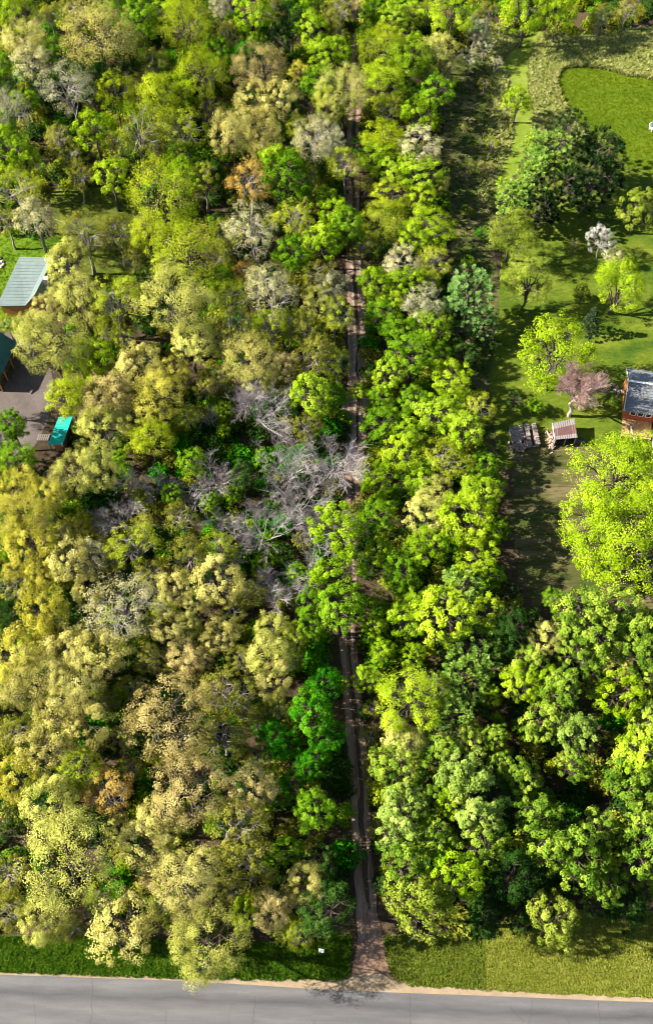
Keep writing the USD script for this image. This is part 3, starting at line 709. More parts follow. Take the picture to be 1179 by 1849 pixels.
# ------------------------------------------------------------------ bare trees
def grow(rng, start, direction, length, radius, depth, spreadness, out, curl=0.25, up=0.15, kids=(3, 5), tips=None):
    n = 6 if depth > 2 else 4
    pts = [np.asarray(start, float)]; d = np.asarray(direction, float) / np.linalg.norm(direction)
    for k in range(n - 1):
        d = d + rng.normal(0, curl / 2, 3) + np.array([0, 0, up * 0.3]); d /= np.linalg.norm(d)
        pts.append(pts[-1] + d * length / (n - 1))
    rr = np.linspace(radius, radius * 0.45, n)
    out.append(tube(pts, rr, 6 if depth > 2 else 3))
    if depth == 0:
        if tips is not None:
            tips.append(pts[-1])
        return
    for k in range(rng.integers(*kids, endpoint=True)):
        t = rng.uniform(0.3, 1.0); i = min(n - 1, int(t * (n - 1)) + 0)
        side = rand_dirs(1, rng)[0]; nd = d * (1 - spreadness * 0.5) + side * spreadness + np.array([0, 0, up])
        grow(rng, pts[i], nd, length * rng.uniform(0.52, 0.82), max(rr[i] * 0.62, 0.013), depth - 1, spreadness, out, curl, up, kids, tips)


def bare_tree(u, v, r, label, seed, wood="dead_wood", twig="dead_twig", limbs=6, lean=(0, 0), depth=3, spreadness=0.75, flat=0.5, group="bare dead trees in the middle of the wood", hfac=1.3, name="bare_tree", category="bare tree", curl=0.3, kids=(3, 5), rad=0.05, buds=None):
    tips = []
    rng = np.random.default_rng(seed)
    z = 4.0
    for _ in range(3):
        p = at(u, v, z); R = metres(r, p) * 1.3; z = hfac * R * 0.8
    base = np.array([p[0] - lean[0] * R, p[1] - lean[1] * R, 0.0])
    t = thing(name, label, category, base, group=group)
    fork = np.array([lean[0] * R * 0.8, lean[1] * R * 0.8, hfac * R * 0.55]); tr = rad * R + 0.06
    zz = np.linspace(0, 1, 7)[:, None]
    tp = fork * zz + rng.normal(0, 0.03 * R, (7, 3)) * np.sin(zz * 3.14)
    obj("trunk", tube(tp, np.linspace(tr * 1.3, tr * 0.85, 7), 8), M[wood], t, smooth=True)
    for k in range(limbs):
        a = (k + rng.uniform(-0.25, 0.25)) * 6.283 / limbs
        dr = np.array([math.cos(a), math.sin(a), flat + rng.uniform(-0.2, 0.35)])
        out = []
        grow(rng, tp[6 if k % 3 else 5], dr, R * (rng.uniform(0.75, 0.95) if k % 3 == 0 and not buds else rng.uniform(0.5, 0.68)), tr * (0.6 if k % 3 == 0 else 0.4), depth, spreadness, out, curl, 0.1, kids, tips)
        obj("limb", join(out), M[twig if k % 3 else wood], t)
    if buds:
        c = np.array(tips)[:, None] + rng.normal(0, 0.10, (len(tips), 3, 3)); c = c.reshape(-1, 3)
        v, f, tone = leaves(c, rand_dirs(len(c), rng), 0.11, 0.07, rng, rng.random(len(c)))
        bp = obj("buds", (v, f), buds, t)
        UsdGeom.PrimvarsAPI(stage.GetPrimAtPath(bp)).CreatePrimvar("tone", Sdf.ValueTypeNames.FloatArray, "vertex").Set(Vt.FloatArray.FromNumpy(tone.astype(np.float32)))
    return t


B = [(462, 738, 54, "tall bare grey-lilac tree with a dark leaning trunk, above the dead trees", 1), (392, 862, 36, "small bare silvery tree left of the tangled dead trees", 2), (520, 836, 50, "bare lilac-grey tree with curved limbs, beside the tangled dead tree by the track", 3),
     (606, 840, 60, "widest tangled dead tree, its pale limbs reaching over the dirt track", 4), (538, 904, 46, "dead tree with many fine twigs between the tangled dead tree and the forked one", 5), (476, 958, 54, "forked dead tree with white-grey limbs below the tangled ones", 6),
     (556, 958, 50, "dead tree lying low with long sideways limbs next to the lime trees", 7), (505, 1052, 42, "round purple-grey bare crown, lowest of the dead trees", 8), (418, 1014, 24, "small purple-grey bare shrub left of the lowest dead tree", 9), (396, 936, 28, "small bare grey tree left of the forked dead tree", 10),
     (212, 934, 36, "bare lilac shrub-like tree among the yellow trees at left", 11), (284, 872, 32, "bare grey tree below the turquoise shed, right of the cream trees", 12), (236, 872, 26, "low bare grey tree between the cream trees and the other bare one", 13), (440, 710, 28, "bare purple twiggy tree beneath the cream trees, left of the tall bare one", 14),
     (380, 752, 24, "leaning bare tree with a thick dark trunk over the yellow gap", 15), (352, 900, 26, "thin bare tree in the vivid green undergrowth", 16)]
for u, v, r, lab, sd in B:
    bare_tree(u, v, r, lab, 100 + sd, limbs=6 + sd % 3, depth=4 if r > 30 else 3, flat=0.35 if sd in (4, 7) else 0.7, lean=((-0.25, 0.05) if sd % 2 else (0.2, 0.1)), hfac=1.2 if sd in (4, 7) else 1.6, kids=(3, 5), curl=0.3, spreadness=0.55, rad=0.017, name="bare_tree")
M["pink_bud"] = leaf_look("pink_bud_look", (0.20, 0.11, 0.085), (0.32, 0.20, 0.17), (0.44, 0.30, 0.27), 0.25, 0.2)
bare_tree(1044, 704, 50, "bare rounded tree with pinkish twigs behind the rusty-roofed shed", 301, "pink_wood", "pink_wood", limbs=12, depth=4, spreadness=0.42, flat=1.15, group=None, hfac=1.65, curl=0.14, kids=(4, 5), rad=0.03, buds=M["pink_bud"])
bare_tree(730, 1336, 20, "bare white-limbed treetop among yellow-green trees right of the track", 302, "white_wood", "white_wood", limbs=9, depth=2, spreadness=0.5, flat=0.35, group=None, hfac=5.0, curl=0.12, rad=0.05)

# ------------------------------------------------------------------ buildings
M["metal_roof"] = plain("metal_roof_look", (0.125, 0.160, 0.158), rough=0.45, scale=1.2, color2=(0.095, 0.128, 0.128), spec=0.3)
M["dark_roof"] = plain("dark_roof_look", (0.010, 0.085, 0.080), rough=0.5, scale=1.5, vary=0.3, spec=0.4)
M["teal_roof"] = plain("teal_roof_look", (0.005, 0.48, 0.40), rough=0.6, scale=1.5, vary=0.12, spec=0.5)
M["shingle"] = plain("shingle_look", (0.22, 0.235, 0.25), rough=0.9, scale=5, color2=(0.12, 0.13, 0.145), bump=0.01)
M["cedar"] = plain("cedar_look", (0.42, 0.19, 0.07), rough=0.7, scale=3, color2=(0.28, 0.11, 0.04), mapping=(1, 1, 6))
M["red_wall"] = plain("red_wall_look", (0.33, 0.075, 0.03), rough=0.75, scale=3, color2=(0.20, 0.045, 0.02), mapping=(0.6, 0.6, 6))
M["white_paint"] = plain("white_paint_look", (0.78, 0.76, 0.72), rough=0.5, scale=2, vary=0.1)
M["deck_wood"] = plain("deck_wood_look", (0.46, 0.29, 0.14), rough=0.8, scale=2.5, color2=(0.28, 0.16, 0.075), mapping=(6, 0.6, 1))
M["grey_wood"] = plain("grey_wood_look", (0.24, 0.225, 0.23), rough=0.85, scale=3, color2=(0.20, 0.18, 0.18), mapping=(1, 5, 1))
M["rust"] = plain("rust_metal_look", (0.15, 0.055, 0.045), rough=0.8, scale=1.0, color2=(0.075, 0.058, 0.062))
M["dark_glass"] = plain("window_glass_look", (0.02, 0.025, 0.03), rough=0.08, spec=0.6, vary=0.1)
M["stone"] = plain("stone_look", (0.38, 0.35, 0.33), scale=3, color2=(0.20, 0.18, 0.17), bump=0.02)
M["brown_wood"] = plain("brown_wood_look", (0.16, 0.09, 0.05), scale=3, vary=0.4)  # plain dark brown timber
M["log"] = plain("log_look", (0.42, 0.36, 0.35), rough=0.9, scale=4, color2=(0.15, 0.12, 0.12))
M["log_end"] = plain("log_end_look", (0.48, 0.38, 0.32), rough=0.9, scale=5, color2=(0.26, 0.18, 0.14))

# the green-roofed house: a steep gable over a shallow western slope
def two(a, b, t):
    return np.asarray(a) * (1 - t) + np.asarray(b) * t


h = thing("house", "house with grey-green metal roof beside the small lawn at left edge", "house")
Wn, Ws = at(35, 463, 2.7), at(-6, 552, 2.7)
Kn, Ks = at(88, 464, 3.6), at(46, 551, 3.2)
Rn, Rs = at(103, 452, 5.2), at(64, 530, 5.2)
En = Rn + (Rn - Kn) * [1, 1, 0] * 1.0 + [0.3, 0, -2.4]; Es = Rs + (En - Rn)
obj("west_roof", slab([Wn, Ws, Ks, Kn], 0.12), M["metal_roof"], h)
obj("upper_roof", slab([Kn + [0, 0, 0.004], Ks + [0, 0, 0.004], Rs, Rn], 0.12), M["metal_roof"], h)
obj("east_roof", slab([Rn + [0.004, 0, 0], Rs + [0.004, 0, 0], Es, En], 0.12), M["metal_roof"], h)
ridge = [tube([two(Rn, Rs, 0) + [0, 0, 0.02], two(Rn, Rs, 1) + [0, 0, 0.02]], 0.06, 6)]
obj("ridge_cap", join(ridge), M["metal_roof"], h)
for k in range(15):      # standing seams
    t = (k + 0.5) / 15
    obj("seam", bar(two(Wn, Ws, t) + [0, 0, 0.012], two(Kn, Ks, t) + [0, 0, 0.012], 0.035, 0.03), M["metal_roof"], h)
def inset(p, q, d):
    return p + (q - p) / np.linalg.norm(q - p) * d
_wn, _ws, _en, _es = inset(Wn, En, 0.4), inset(Ws, Es, 0.4), inset(En, Wn, 0.4), inset(Es, Ws, 0.4)
_wn, _ws = inset(_wn, _ws, 0.4), inset(_ws, _wn, 0.4); _en, _es = inset(_en, _es, 0.4), inset(_es, _en, 0.4)
for a, b in ((_wn, _ws), (_es, _en)):
    obj("wall", wall_panel(a, b, 0, 2.45, 0.2), M["cedar"], h)
_kn, _ks = inset(Kn, Ks, 0.4), inset(Ks, Kn, 0.4); _rn, _rs = inset(Rn, Rs, 0.4), inset(Rs, Rn, 0.4)
for w_, k_, r_, e_ in ((_ws, _ks, _rs, _es), (_en * 0 + _wn, _kn, _rn, _en)):
    kz = k_[2] - 0.2
    for pts in ([(w_, 2.4), (k_, kz)], [(k_, kz), (r_, 4.9), (e_, 2.4)]):
        v = []
        for q, zt in pts:
            for sg_ in (-0.1, 0.1):
                d = (Ws - Wn)[:2] / np.linalg.norm((Ws - Wn)[:2])
                v += [[q[0] + d[0] * sg_, q[1] + d[1] * sg_, 0], [q[0] + d[0] * sg_, q[1] + d[1] * sg_, zt]]
        obj("gable_wall", trimesh.convex.convex_hull(np.array(v)), M["cedar"], h)
c_ = (Wn + Es) / 2
obj("chimney", box(0.7, 0.7, 1.2, (two(Rn, Rs, .7) + [0.6, 0, 0.0])), M["stone"], h)

# the dark-roofed garage by the drive
g = thing("garage", "dark green roofed garage with wooden posts on the drive, left edge", "garage")
A1, A2 = at(31, 618, 2.7), at(-4, 690, 2.7)      # eave
d1 = A2 - A1; side = np.array([d1[1], -d1[0], 0]) / np.linalg.norm(d1) * -1.0
if side[0] > 0: side = -side
R1, R2 = A1 + side * 3.6 + [0, 0, 2.9], A2 + side * 3.6 + [0, 0, 2.9]
W1, W2 = A1 + side * 7.2, A2 + side * 7.2
obj("roof_slope", slab([R1, R2, A2, A1], 0.12), M["dark_roof"], g)
obj("roof_slope", slab([W1, W2, R2 - [0, 0, 0.004], R1 - [0, 0, 0.004]], 0.12), M["dark_roof"], g)
obj("wall", wall_panel(A1 + side * 0.9 + d1 * 0.04, A2 + side * 0.9 - d1 * 0.04, 0, 2.75, 0.15), M["brown_wood"], g)
obj("wall", wall_panel(W1 - side * 0.5 + d1 * 0.04, W2 - side * 0.5 - d1 * 0.04, 0, 2.45, 0.15), M["brown_wood"], g)
for t in (0.04, 0.96):
    a, b, m_ = A1 + side * 0.9 + d1 * t, A1 + side * 6.6 + d1 * t, A1 + side * 3.6 + d1 * t
    v = [[*(q[:2] + s * d1[:2] / np.linalg.norm(d1) * 0.07), zt] for q, zz_ in ((a, (0, 2.9)), (b, (0, 2.7)), (m_, (0, 5.2))) for s in (-1, 1) for zt in zz_]
    obj("gable_wall", trimesh.convex.convex_hull(np.array(v)), M["brown_wood"], g)
for t in (0.06, 0.37, 0.68, 0.95):
    b_ = A1 + d1 * t + side * 0.18
    obj("post", box(0.18, 0.18, 2.5, (b_[0], b_[1], 1.25)), M["cedar"], g)
    obj("brace", bar((b_[0], b_[1], 1.9), (b_ + side * 0.55)[:2].tolist() + [2.5], 0.1), M["cedar"], g)

# the turquoise shed
s = thing("shed", "small open shed with bright turquoise metal roof beside the concrete drive", "shed")
c1, c2, c3, c4 = at(106, 752.5, 2.25), at(131, 752, 1.95), at(113, 802, 1.95), at(86, 803, 2.25)
obj("roof", slab([c1, c4, c3, c2], 0.06), M["teal_roof"], s)
for k in range(9):
    t = (k + 0.5) / 9
    obj("roof_rib", bar(two(c1, c4, t) + [0, 0, 0.01], two(c2, c3, t) + [0, 0, 0.01], 0.04, 0.035), M["teal_roof"], s)
cm = (c1 + c2 + c3 + c4) / 4
ins = [cm + (q - cm) * 0.88 for q in (c1, c2, c3, c4)]
for q in ins:
    obj("post", box(0.1, 0.1, q[2] - 0.06, (q[0], q[1], (q[2] - 0.06) / 2)), M["brown_wood"], s)
obj("back_wall", wall_panel(ins[1], ins[2], 0, 1.8, 0.05), M["brown_wood"], s)
obj("side_wall", wall_panel(ins[0], ins[1], 0, 1.95, 0.05, 1.8), M["brown_wood"], s)
for k in range(5):
    a_, b_ = two(ins[3], ins[2], 0.30 + k * 0.11), two(ins[3], ins[2], 0.40 + k * 0.11)
    obj("front_board", wall_panel(a_, b_, 0, 1.75, 0.03), M["cedar"], s)

# wooden pallet rack leaning beside the shed
pl = thing("pallet", "slatted wooden pallet lying between the drive and the turquoise shed", "pallet")
pa, pb, pc, pd = at(69, 784, 0.14), at(91, 784, 0.14), at(87, 795, 0.14), at(65, 795, 0.14)
for t in (0.05, 0.5, 0.95):
    a_, b_ = two(pa, pd, t), two(pb, pc, t)
    obj("bearer", bar(a_ - [0, 0, 0.07], b_ - [0, 0, 0.07], 0.06, 0.09), M["brown_wood"], pl)
for k in range(6):
    t = (k + 0.5) / 6
    obj("slat", bar(two(pa, pb, t), two(pd, pc, t), 0.11, 0.03), M["grey_wood"], pl)

# the red-brown house at the right edge
hb = thing("house", "red-brown house with grey shingle roof, white trim and wooden deck, right edge", "house")
ea, eb = at(1127, 741, 3.0), at(1179, 748.5, 3.0)
ed = (eb - ea); ed = ed / np.linalg.norm(ed); eb = ea + ed * 13.0
pn = np.array([-ed[1], ed[0], 0])                      # to the north
ra, rb = ea + pn * 3.5 + [0, 0, 1.9], eb + pn * 3.5 + [0, 0, 1.9]
na, nb_ = ea + pn * 7.0, eb + pn * 7.0
obj("south_roof", slab([ra, ea, eb, rb], 0.14), M["shingle"], hb)
obj("north_roof", slab([na, ra - [0, 0, 0.004], rb - [0, 0, 0.004], nb_], 0.14), M["shingle"], hb)
for k in range(11):
    t = (k + 0.5) / 11
    obj("shingle_course", bar(two(ra, ea, t) + [0, 0, 0.014], two(rb, eb, t) + [0, 0, 0.014], 0.26, 0.02), M["shingle"], hb)
obj("ridge_cap", bar(ra + [0, 0, 0.03], rb + [0, 0, 0.03], 0.3, 0.05), M["white_paint"], hb)  # white stands in for the sunlit strip along this ridge
w1 = ea + pn * 0.45 + ed * 0.4; w2 = eb + pn * 0.45 - ed * 0.4; w3 = na - pn * 0.45 + ed * 0.4; w4 = nb_ - pn * 0.45 - ed * 0.4
obj("wall", wall_panel(w1, w2, 0, 2.85, 0.16), M["red_wall"], hb)
obj("wall", wall_panel(w3, w4, 0, 2.85, 0.16), M["red_wall"], hb)
for off in (0.4, 12.6):
    a, b, m_ = ea + pn * 0.45 + ed * off, na - pn * 0.45 + ed * off, (ea + na) / 2 + ed * off
    v = [[*(q[:2] + sgn * ed[:2] * 0.08), zt] for q, zz_ in ((a, (0, 3.0)), (b, (0, 3.0)), (m_, (0, 4.7))) for sgn in (-1, 1) for zt in zz_]
    obj("gable_wall", trimesh.convex.convex_hull(np.array(v)), M["cedar"], hb)
obj("rake_board", bar(ea - ed * 0.03 + [0, 0, -0.06], ra - ed * 0.03 + [0, 0, -0.06], 0.06, 0.24), M["white_paint"], hb)
obj("rake_board", bar(na - ed * 0.03 + [0, 0, -0.06], ra - ed * 0.03 + [0, 0, -0.06], 0.06, 0.24), M["white_paint"], hb)
obj("gable_vent", box(0.06, 0.9, 0.6, ((ea + na) / 2 + ed * 0.28)[:2].tolist() + [3.3], math.atan2(ed[1], ed[0])), M["white_paint"], hb)
rz_ = math.atan2(ed[1], ed[0])
for k, t in enumerate((0.95, 1.95, 3.0, 4.4, 5.8, 7.6)):
    c = ea + ed * (t + 0.4) + pn * 0.36
    fr = [box(0.80, 0.06, 0.07, (0, 0, 0.36)), box(0.80, 0.06, 0.07, (0, 0, -0.36)), box(0.07, 0.06, 0.66, (-0.365, 0, 0)), box(0.07, 0.06, 0.66, (0.365, 0, 0))]
    f = cat(fr); f.apply_transform(trimesh.transformations.rotation_matrix(rz_, [0, 0, 1])); f.apply_translation((c[0], c[1], 2.1))
    wpath = obj("window", f, M["white_paint"], hb)
    gl = box(0.66, 0.03, 0.66, (0, 0, 0)); gl.apply_transform(trimesh.transformations.rotation_matrix(rz_, [0, 0, 1])); gl.apply_translation((c[0], c[1], 2.1))
    obj("pane", gl, M["dark_glass"], wpath)
# deck with boards
for k in range(14):
    a_ = ea + pn * (0.30 - 0.2 * k) + ed * 0.3 + [0, 0, 0]
    a_[2] = 0.62
    b_ = a_ + ed * 3.9
    obj("deck_board", bar(a_, b_, 0.17, 0.04), M["deck_wood"], hb)
for t in (0.35, 2.1, 4.1):
    q = ea + pn * -2.2 + ed * t
    obj("deck_post", box(0.12, 0.12, 1.5, (q[0], q[1], 0.75)), M["deck_wood"], hb)
q1, q2 = ea + pn * -2.25 + ed * 2.1, ea + pn * -2.25 + ed * 4.1
obj("hand_rail", bar([*q1[:2], 1.5], [*q2[:2], 1.5], 0.12, 0.05), M["deck_wood"], hb)
for k in range(2):
    q1, q2 = ea + pn * -0.9 + ed * (0.9 + 0.5 * k), ea + pn * -3.6 + ed * (1.9 + 0.5 * k)
    obj("stair_stringer", bar([*q1[:2], 0.9], [*q2[:2], 0.1], 0.14, 0.1), M["white_paint"] if k else M["deck_wood"], hb)
wall_a, wall_b = ea + ed * 4.6 - pn * 0.1, ea + ed * 4.6 - pn * 5.5
obj("wing_wall", wall_panel(wall_a, wall_b, 0, 2.6, 0.16), M["white_paint"], hb)
obj("wing_roof", slab([wall_a + [-0.35, 0, -0.25], [wall_b[0] - 0.35, wall_b[1] - 0.3, 2.75], [wall_b[0] + 4, wall_b[1] - 0.3, 4.2], wall_a + [4, 0, 1.2]], 0.12), M["shingle"], hb)
obj("wing_wall", wall_panel(wall_b, wall_b + ed * 6, 0, 2.6, 0.16), M["white_paint"], hb)

# the low shed with the rusty roof
sh = thing("shed", "low shed with rusty patched roof and grey boards under the bare pink tree", "shed")
c1, c2, c3, c4 = at(998, 764, 2.1), at(1037, 755, 2.1), at(1042.5, 790, 1.8), at(1002, 793.5, 1.8)
r1, r2 = two(c1, c4, 0.36), two(c2, c3, 0.31); r3, r4 = two(c2, c3, 0.78), two(c1, c4, 0.80)
obj("grey_sheet", slab([c1, r1, r2, c2], 0.05), M["grey_wood"], sh)
obj("rusty_sheet", slab([r1 + [0, 0, 0.012], r4 + [0, 0, 0.012], r3 + [0, 0, 0.012], r2 + [0, 0, 0.012]], 0.05), M["rust"], sh)
obj("front_sheet", slab([r4, c4, c3, r3], 0.05), M["grey_wood"], sh)
for k in range(10):
    t = (k + 0.5) / 10
    obj("roof_rib", bar(two(c1, c2, t) + [0, 0, 0.018], two(c4, c3, t) + [0, 0, 0.018], 0.04, 0.03), M["rust"] if 1 < k < 8 else M["grey_wood"], sh)
cm = (c1 + c2 + c3 + c4) / 4
ins = [cm + (q - cm) * 0.9 for q in (c1, c2, c3, c4)]
for a, b in ((ins[0], ins[3]), (ins[1], ins[2]), (ins[0], ins[1])):
    obj("wall", wall_panel(a, b, 0, a[2] - 0.07, 0.05, b[2] - 0.07), M["brown_wood"], sh)
for q in (ins[2], ins[3], two(ins[2], ins[3], 0.5)):
    obj("post", box(0.12, 0.12, 1.7, (q[0], q[1] - 0.06, 0.85)), M["grey_wood"], sh)
sl = [ (998, 766), (1001, 780), (1004, 793)]
obj("white_edge", bar(c1 + [-0.06, 0, 0.02], c4 + [-0.06, 0, 0.02], 0.08, 0.1), M["white_paint"], sh)

# firewood rows
def wood_row(u0, v0, u1, v1, label, seed, w=0.55, hgt=0.8, messy=0.0):
    rng = np.random.default_rng(seed)
    a, b = at(u0, v0, hgt / 2), at(u1, v1, hgt / 2); a[2] = b[2] = 0
    d = (b - a); L = np.linalg.norm(d[:2]); d = d / L; n = np.array([-d[1], d[0], 0])
    t = thing("firewood_row", label, "firewood", a, group="stacked firewood rows")
    bodies, ends = [], []
    x = 0.0
    while x < L:
        zc = 0.0
        col_h = hgt * rng.uniform(0.75, 1.1)
        wd = rng.uniform(0.13, 0.2)
        while zc < col_h:
            r = wd / 2 * rng.uniform(0.8, 1.1); yaw = rng.normal(0, 0.1 + messy)
            dd = n * math.cos(yaw) + d * math.sin(yaw)
            ln = w * rng.uniform(0.85, 1.1) / 2
            c = d * (x + rng.normal(0, 0.02 + messy * 0.15)) + np.array([0, 0, zc + r]) + n * rng.normal(0, 0.03 + messy * 0.15)
            v, f = tube([c - dd * ln, c + dd * ln], [r, r * 0.95], 5)
            bodies.append((v, f))
            cap = np.array([[0, 1, 2], [0, 2, 3], [0, 3, 4]])
            ends.append((v[:5] - dd * 0.002, cap[:, ::-1])); ends.append((v[5:] + dd * 0.002, cap))
            zc += r * 1.8
        x += wd * 0.95
    obj("split_logs", join(bodies), M["log"], t, kind="stuff"); obj("cut_ends", join(ends), M["log_end"], t, kind="stuff")
    for q in (0.0, L):
        obj("end_stake", box(0.06, 0.06, hgt + 0.2, tuple(d * (q + (0.12 if q else -0.12)) + np.array([0, 0, (hgt + 0.2) / 2]))), M["grey_wood"], t)


wood_row(923, 776, 930, 800, "leftmost dark row of stacked split firewood", 1, messy=0.1)
wood_row(930, 773, 938, 806, "second firewood row from the left with logs spilled at its end", 2, w=0.6, messy=0.25)
wood_row(938, 771, 944, 793, "shorter middle firewood row beside the two neat right-hand rows", 3)
wood_row(950, 769, 956, 806, "neat firewood row second from the rusty-roofed shed", 4)
wood_row(963, 769, 971, 804, "neat firewood row nearest the rusty-roofed shed", 5)
rng = np.random.default_rng(77)
hp = thing("log_pile", "untidy pile of split logs at the front of the firewood rows", "log pile", at(936, 806))
bod = []
for k in range(70):
    c = np.array([rng.normal(0, 0.55), rng.normal(0, 0.45), 0.1 + abs(rng.normal(0, 0.22))]); dd = rand_dirs(1, rng)[0]; dd[2] *= 0.35; dd /= np.linalg.norm(dd)
    r = rng.uniform(0.06, 0.1); v, f = tube([c - dd * 0.22, c + dd * 0.22], [r, r], 5); f2 = np.array([[0, 2, 1], [0, 3, 2], [0, 4, 3], [5, 6, 7], [5, 7, 8], [5, 8, 9]])
    bod.append((v, np.vstack([f, f2])))
obj("split_logs", join(bod), M["log_end"], hp, kind="stuff")
hp2 = thing("log_pile", "pinkish log heap against the left side of the rusty-roofed shed", "log pile", at(994, 798))
bod = []
for k in range(60):
    c = np.array([rng.normal(0, 0.28), rng.normal(0, 0.7), 0.1 + abs(rng.normal(0, 0.3))]); dd = rand_dirs(1, rng)[0]; dd[2] *= 0.35; dd /= np.linalg.norm(dd)
    r = rng.uniform(0.06, 0.1); v, f = tube([c - dd * 0.22, c + dd * 0.22], [r, r], 5); f2 = np.array([[0, 2, 1], [0, 3, 2], [0, 4, 3], [5, 6, 7], [5, 7, 8], [5, 8, 9]])
    bod.append((v, np.vstack([f, f2])))
obj("split_logs", join(bod), M["log_end"], hp2, kind="stuff")

# ------------------------------------------------------------------ small things
sg = thing("sign", "small white yard sign on the dark verge left of the dirt track", "sign", at(580, 1719))
def tilt(m, ax, ang):
    m.apply_transform(trimesh.transformations.rotation_matrix(ang, ax)); return m
bd = tilt(box(0.56, 0.02, 0.40), [1, 0, 0], math.radians(-62)); tilt(bd, [0, 0, 1], math.radians(-9)); bd.apply_translation((0, 0, 0.55))
obj("board", bd, M["white_paint"], sg)
M["print"] = plain("print_look", (0.30, 0.30, 0.34), scale=3, vary=0.2)
for k, (w_, dz) in enumerate(((0.36, 0.09), (0.30, 0.0), (0.22, -0.09))):
    ln = box(w_, 0.004, 0.035, (0, -0.014, dz)); tilt(ln, [1, 0, 0], math.radians(-62)); tilt(ln, [0, 0, 1], math.radians(-9)); ln.apply_translation((0, 0, 0.55))
    obj("print_line", ln, M["print"], sg)
for sx in (-0.2, 0.2):
    obj("stake", tube([[sx, 0.1, 0], [sx, 0.02, 0.5]], 0.012, 5), M["grey_wood"], sg)

ch = thing("lawn_chair", "white plastic lawn chair on the mown field at the right edge", "chair", at(1176, 234), rz=0.6)
obj("seat", box(0.62, 0.6, 0.07, (0, 0, 0.42)), M["white_paint"], ch)
bk = tilt(box(0.62, 0.07, 0.75), [1, 0, 0], math.radians(-18)); bk.apply_translation((0, 0.4, 0.78)); obj("backrest", bk, M["white_paint"], ch)
for sx in (-0.28, 0.28):
    obj("armrest", box(0.08, 0.6, 0.05, (sx * 1.15, 0, 0.65)), M["white_paint"], ch)
    for sy in (-0.26, 0.26):
        obj("leg", box(0.07, 0.07, 0.40, (sx, sy, 0.2)), M["white_paint"], ch)

M["tarp"] = plain("tarp_look", (0.50, 0.55, 0.50), rough=0.6, scale=2, vary=0.15)
tp_ = thing("folded_sheet", "pale bent metal sheet standing in the shady clearing near the top left", "metal sheet", at(207, 348))
obj("left_panel", slab([[-0.55, 0.1, 0.5], [0.15, -0.45, 0.15], [0.3, -0.3, 0.3], [-0.3, 0.2, 0.75]], 0.02), M["tarp"], tp_)
obj("right_panel", slab([[-0.55, 0.1, 0.504], [-0.3, 0.2, 0.754], [0.25, 0.95, 0.35], [0.0, 0.95, 0.15]], 0.02), M["tarp"], tp_)


def rocks(u, v, label, n, sx, sy, seed, size=(0.12, 0.3)):
    rng = np.random.default_rng(seed)
    t = thing("rock_pile", label, "rocks", at(u, v))
    for k in range(n):
        m = trimesh.creation.icosphere(1, rng.uniform(*size)); m.vertices *= rng.uniform(0.6, 1.2, 3); m.vertices += rng.normal(0, 0.03, m.vertices.shape)
        m.apply_translation((rng.normal(0, sx), rng.normal(0, sy), 0.08)); obj("rock", m, M["stone"], t)


rocks(1114, 706, "pale rocks heaped beside the upper left corner of the red-brown house", 12, 0.45, 0.45, 4)
rocks(2, 474, "small pale rocks on the lawn behind the green-roofed house", 7, 0.25, 0.6, 5, (0.15, 0.32))
rocks(224, 604, "grey boulder in the sunlit gap below the olive-lime trees", 2, 0.1, 0.1, 6, (0.3, 0.42))
rocks(165, 512, "scattered grey rocks on the ground right of the green-roofed house", 9, 0.9, 0.6, 7)  # same stone as the other piles; no pit is modelled

tb = thing("tarp", "turquoise tarp corner showing under the large yellow-green tree at right", "tarp", at(1133, 1072))
obj("sheet", slab([[-0.25, 0.2, 0.2], [-0.3, -0.25, 0.06], [0.25, -0.2, 0.06], [0.3, 0.15, 0.25]], 0.03), M["teal_roof"], tb)

for u0, v0, u1, v1, lab in [(737, 1703, 752, 1688, "fallen pale birch branch in the shade right of the track mouth"), (706, 1612, 712, 1619, "short white broken log right of the track"), (616, 1280, 640, 1283, "thin pale fallen branch lying across the dirt track"), (868, 1680, 871, 1694, "thin pale upright stick at the shaded verge"), (96, 395, 118, 404, "fallen trunk lying on the grass clearing at upper left")]:
    a, b = at(u0, v0), at(u1, v1); t = thing("fallen_branch", lab, "fallen branch", a); d = b - a
    m1 = d * 0.4 + [0.05, 0.08, 0.1]
    fw = M["dead_twig"] if "trunk" in lab else M["white_wood"]
    obj("stem", tube([[0, 0, 0.06], m1, d + [0, 0, 0.12]], [0.07, 0.055, 0.03], 6), fw, t)
    obj("side_twig", tube([m1, m1 + np.array([d[1], -d[0], 0]) * 0.25 + d * 0.2], [0.03, 0.012], 4), fw, t)

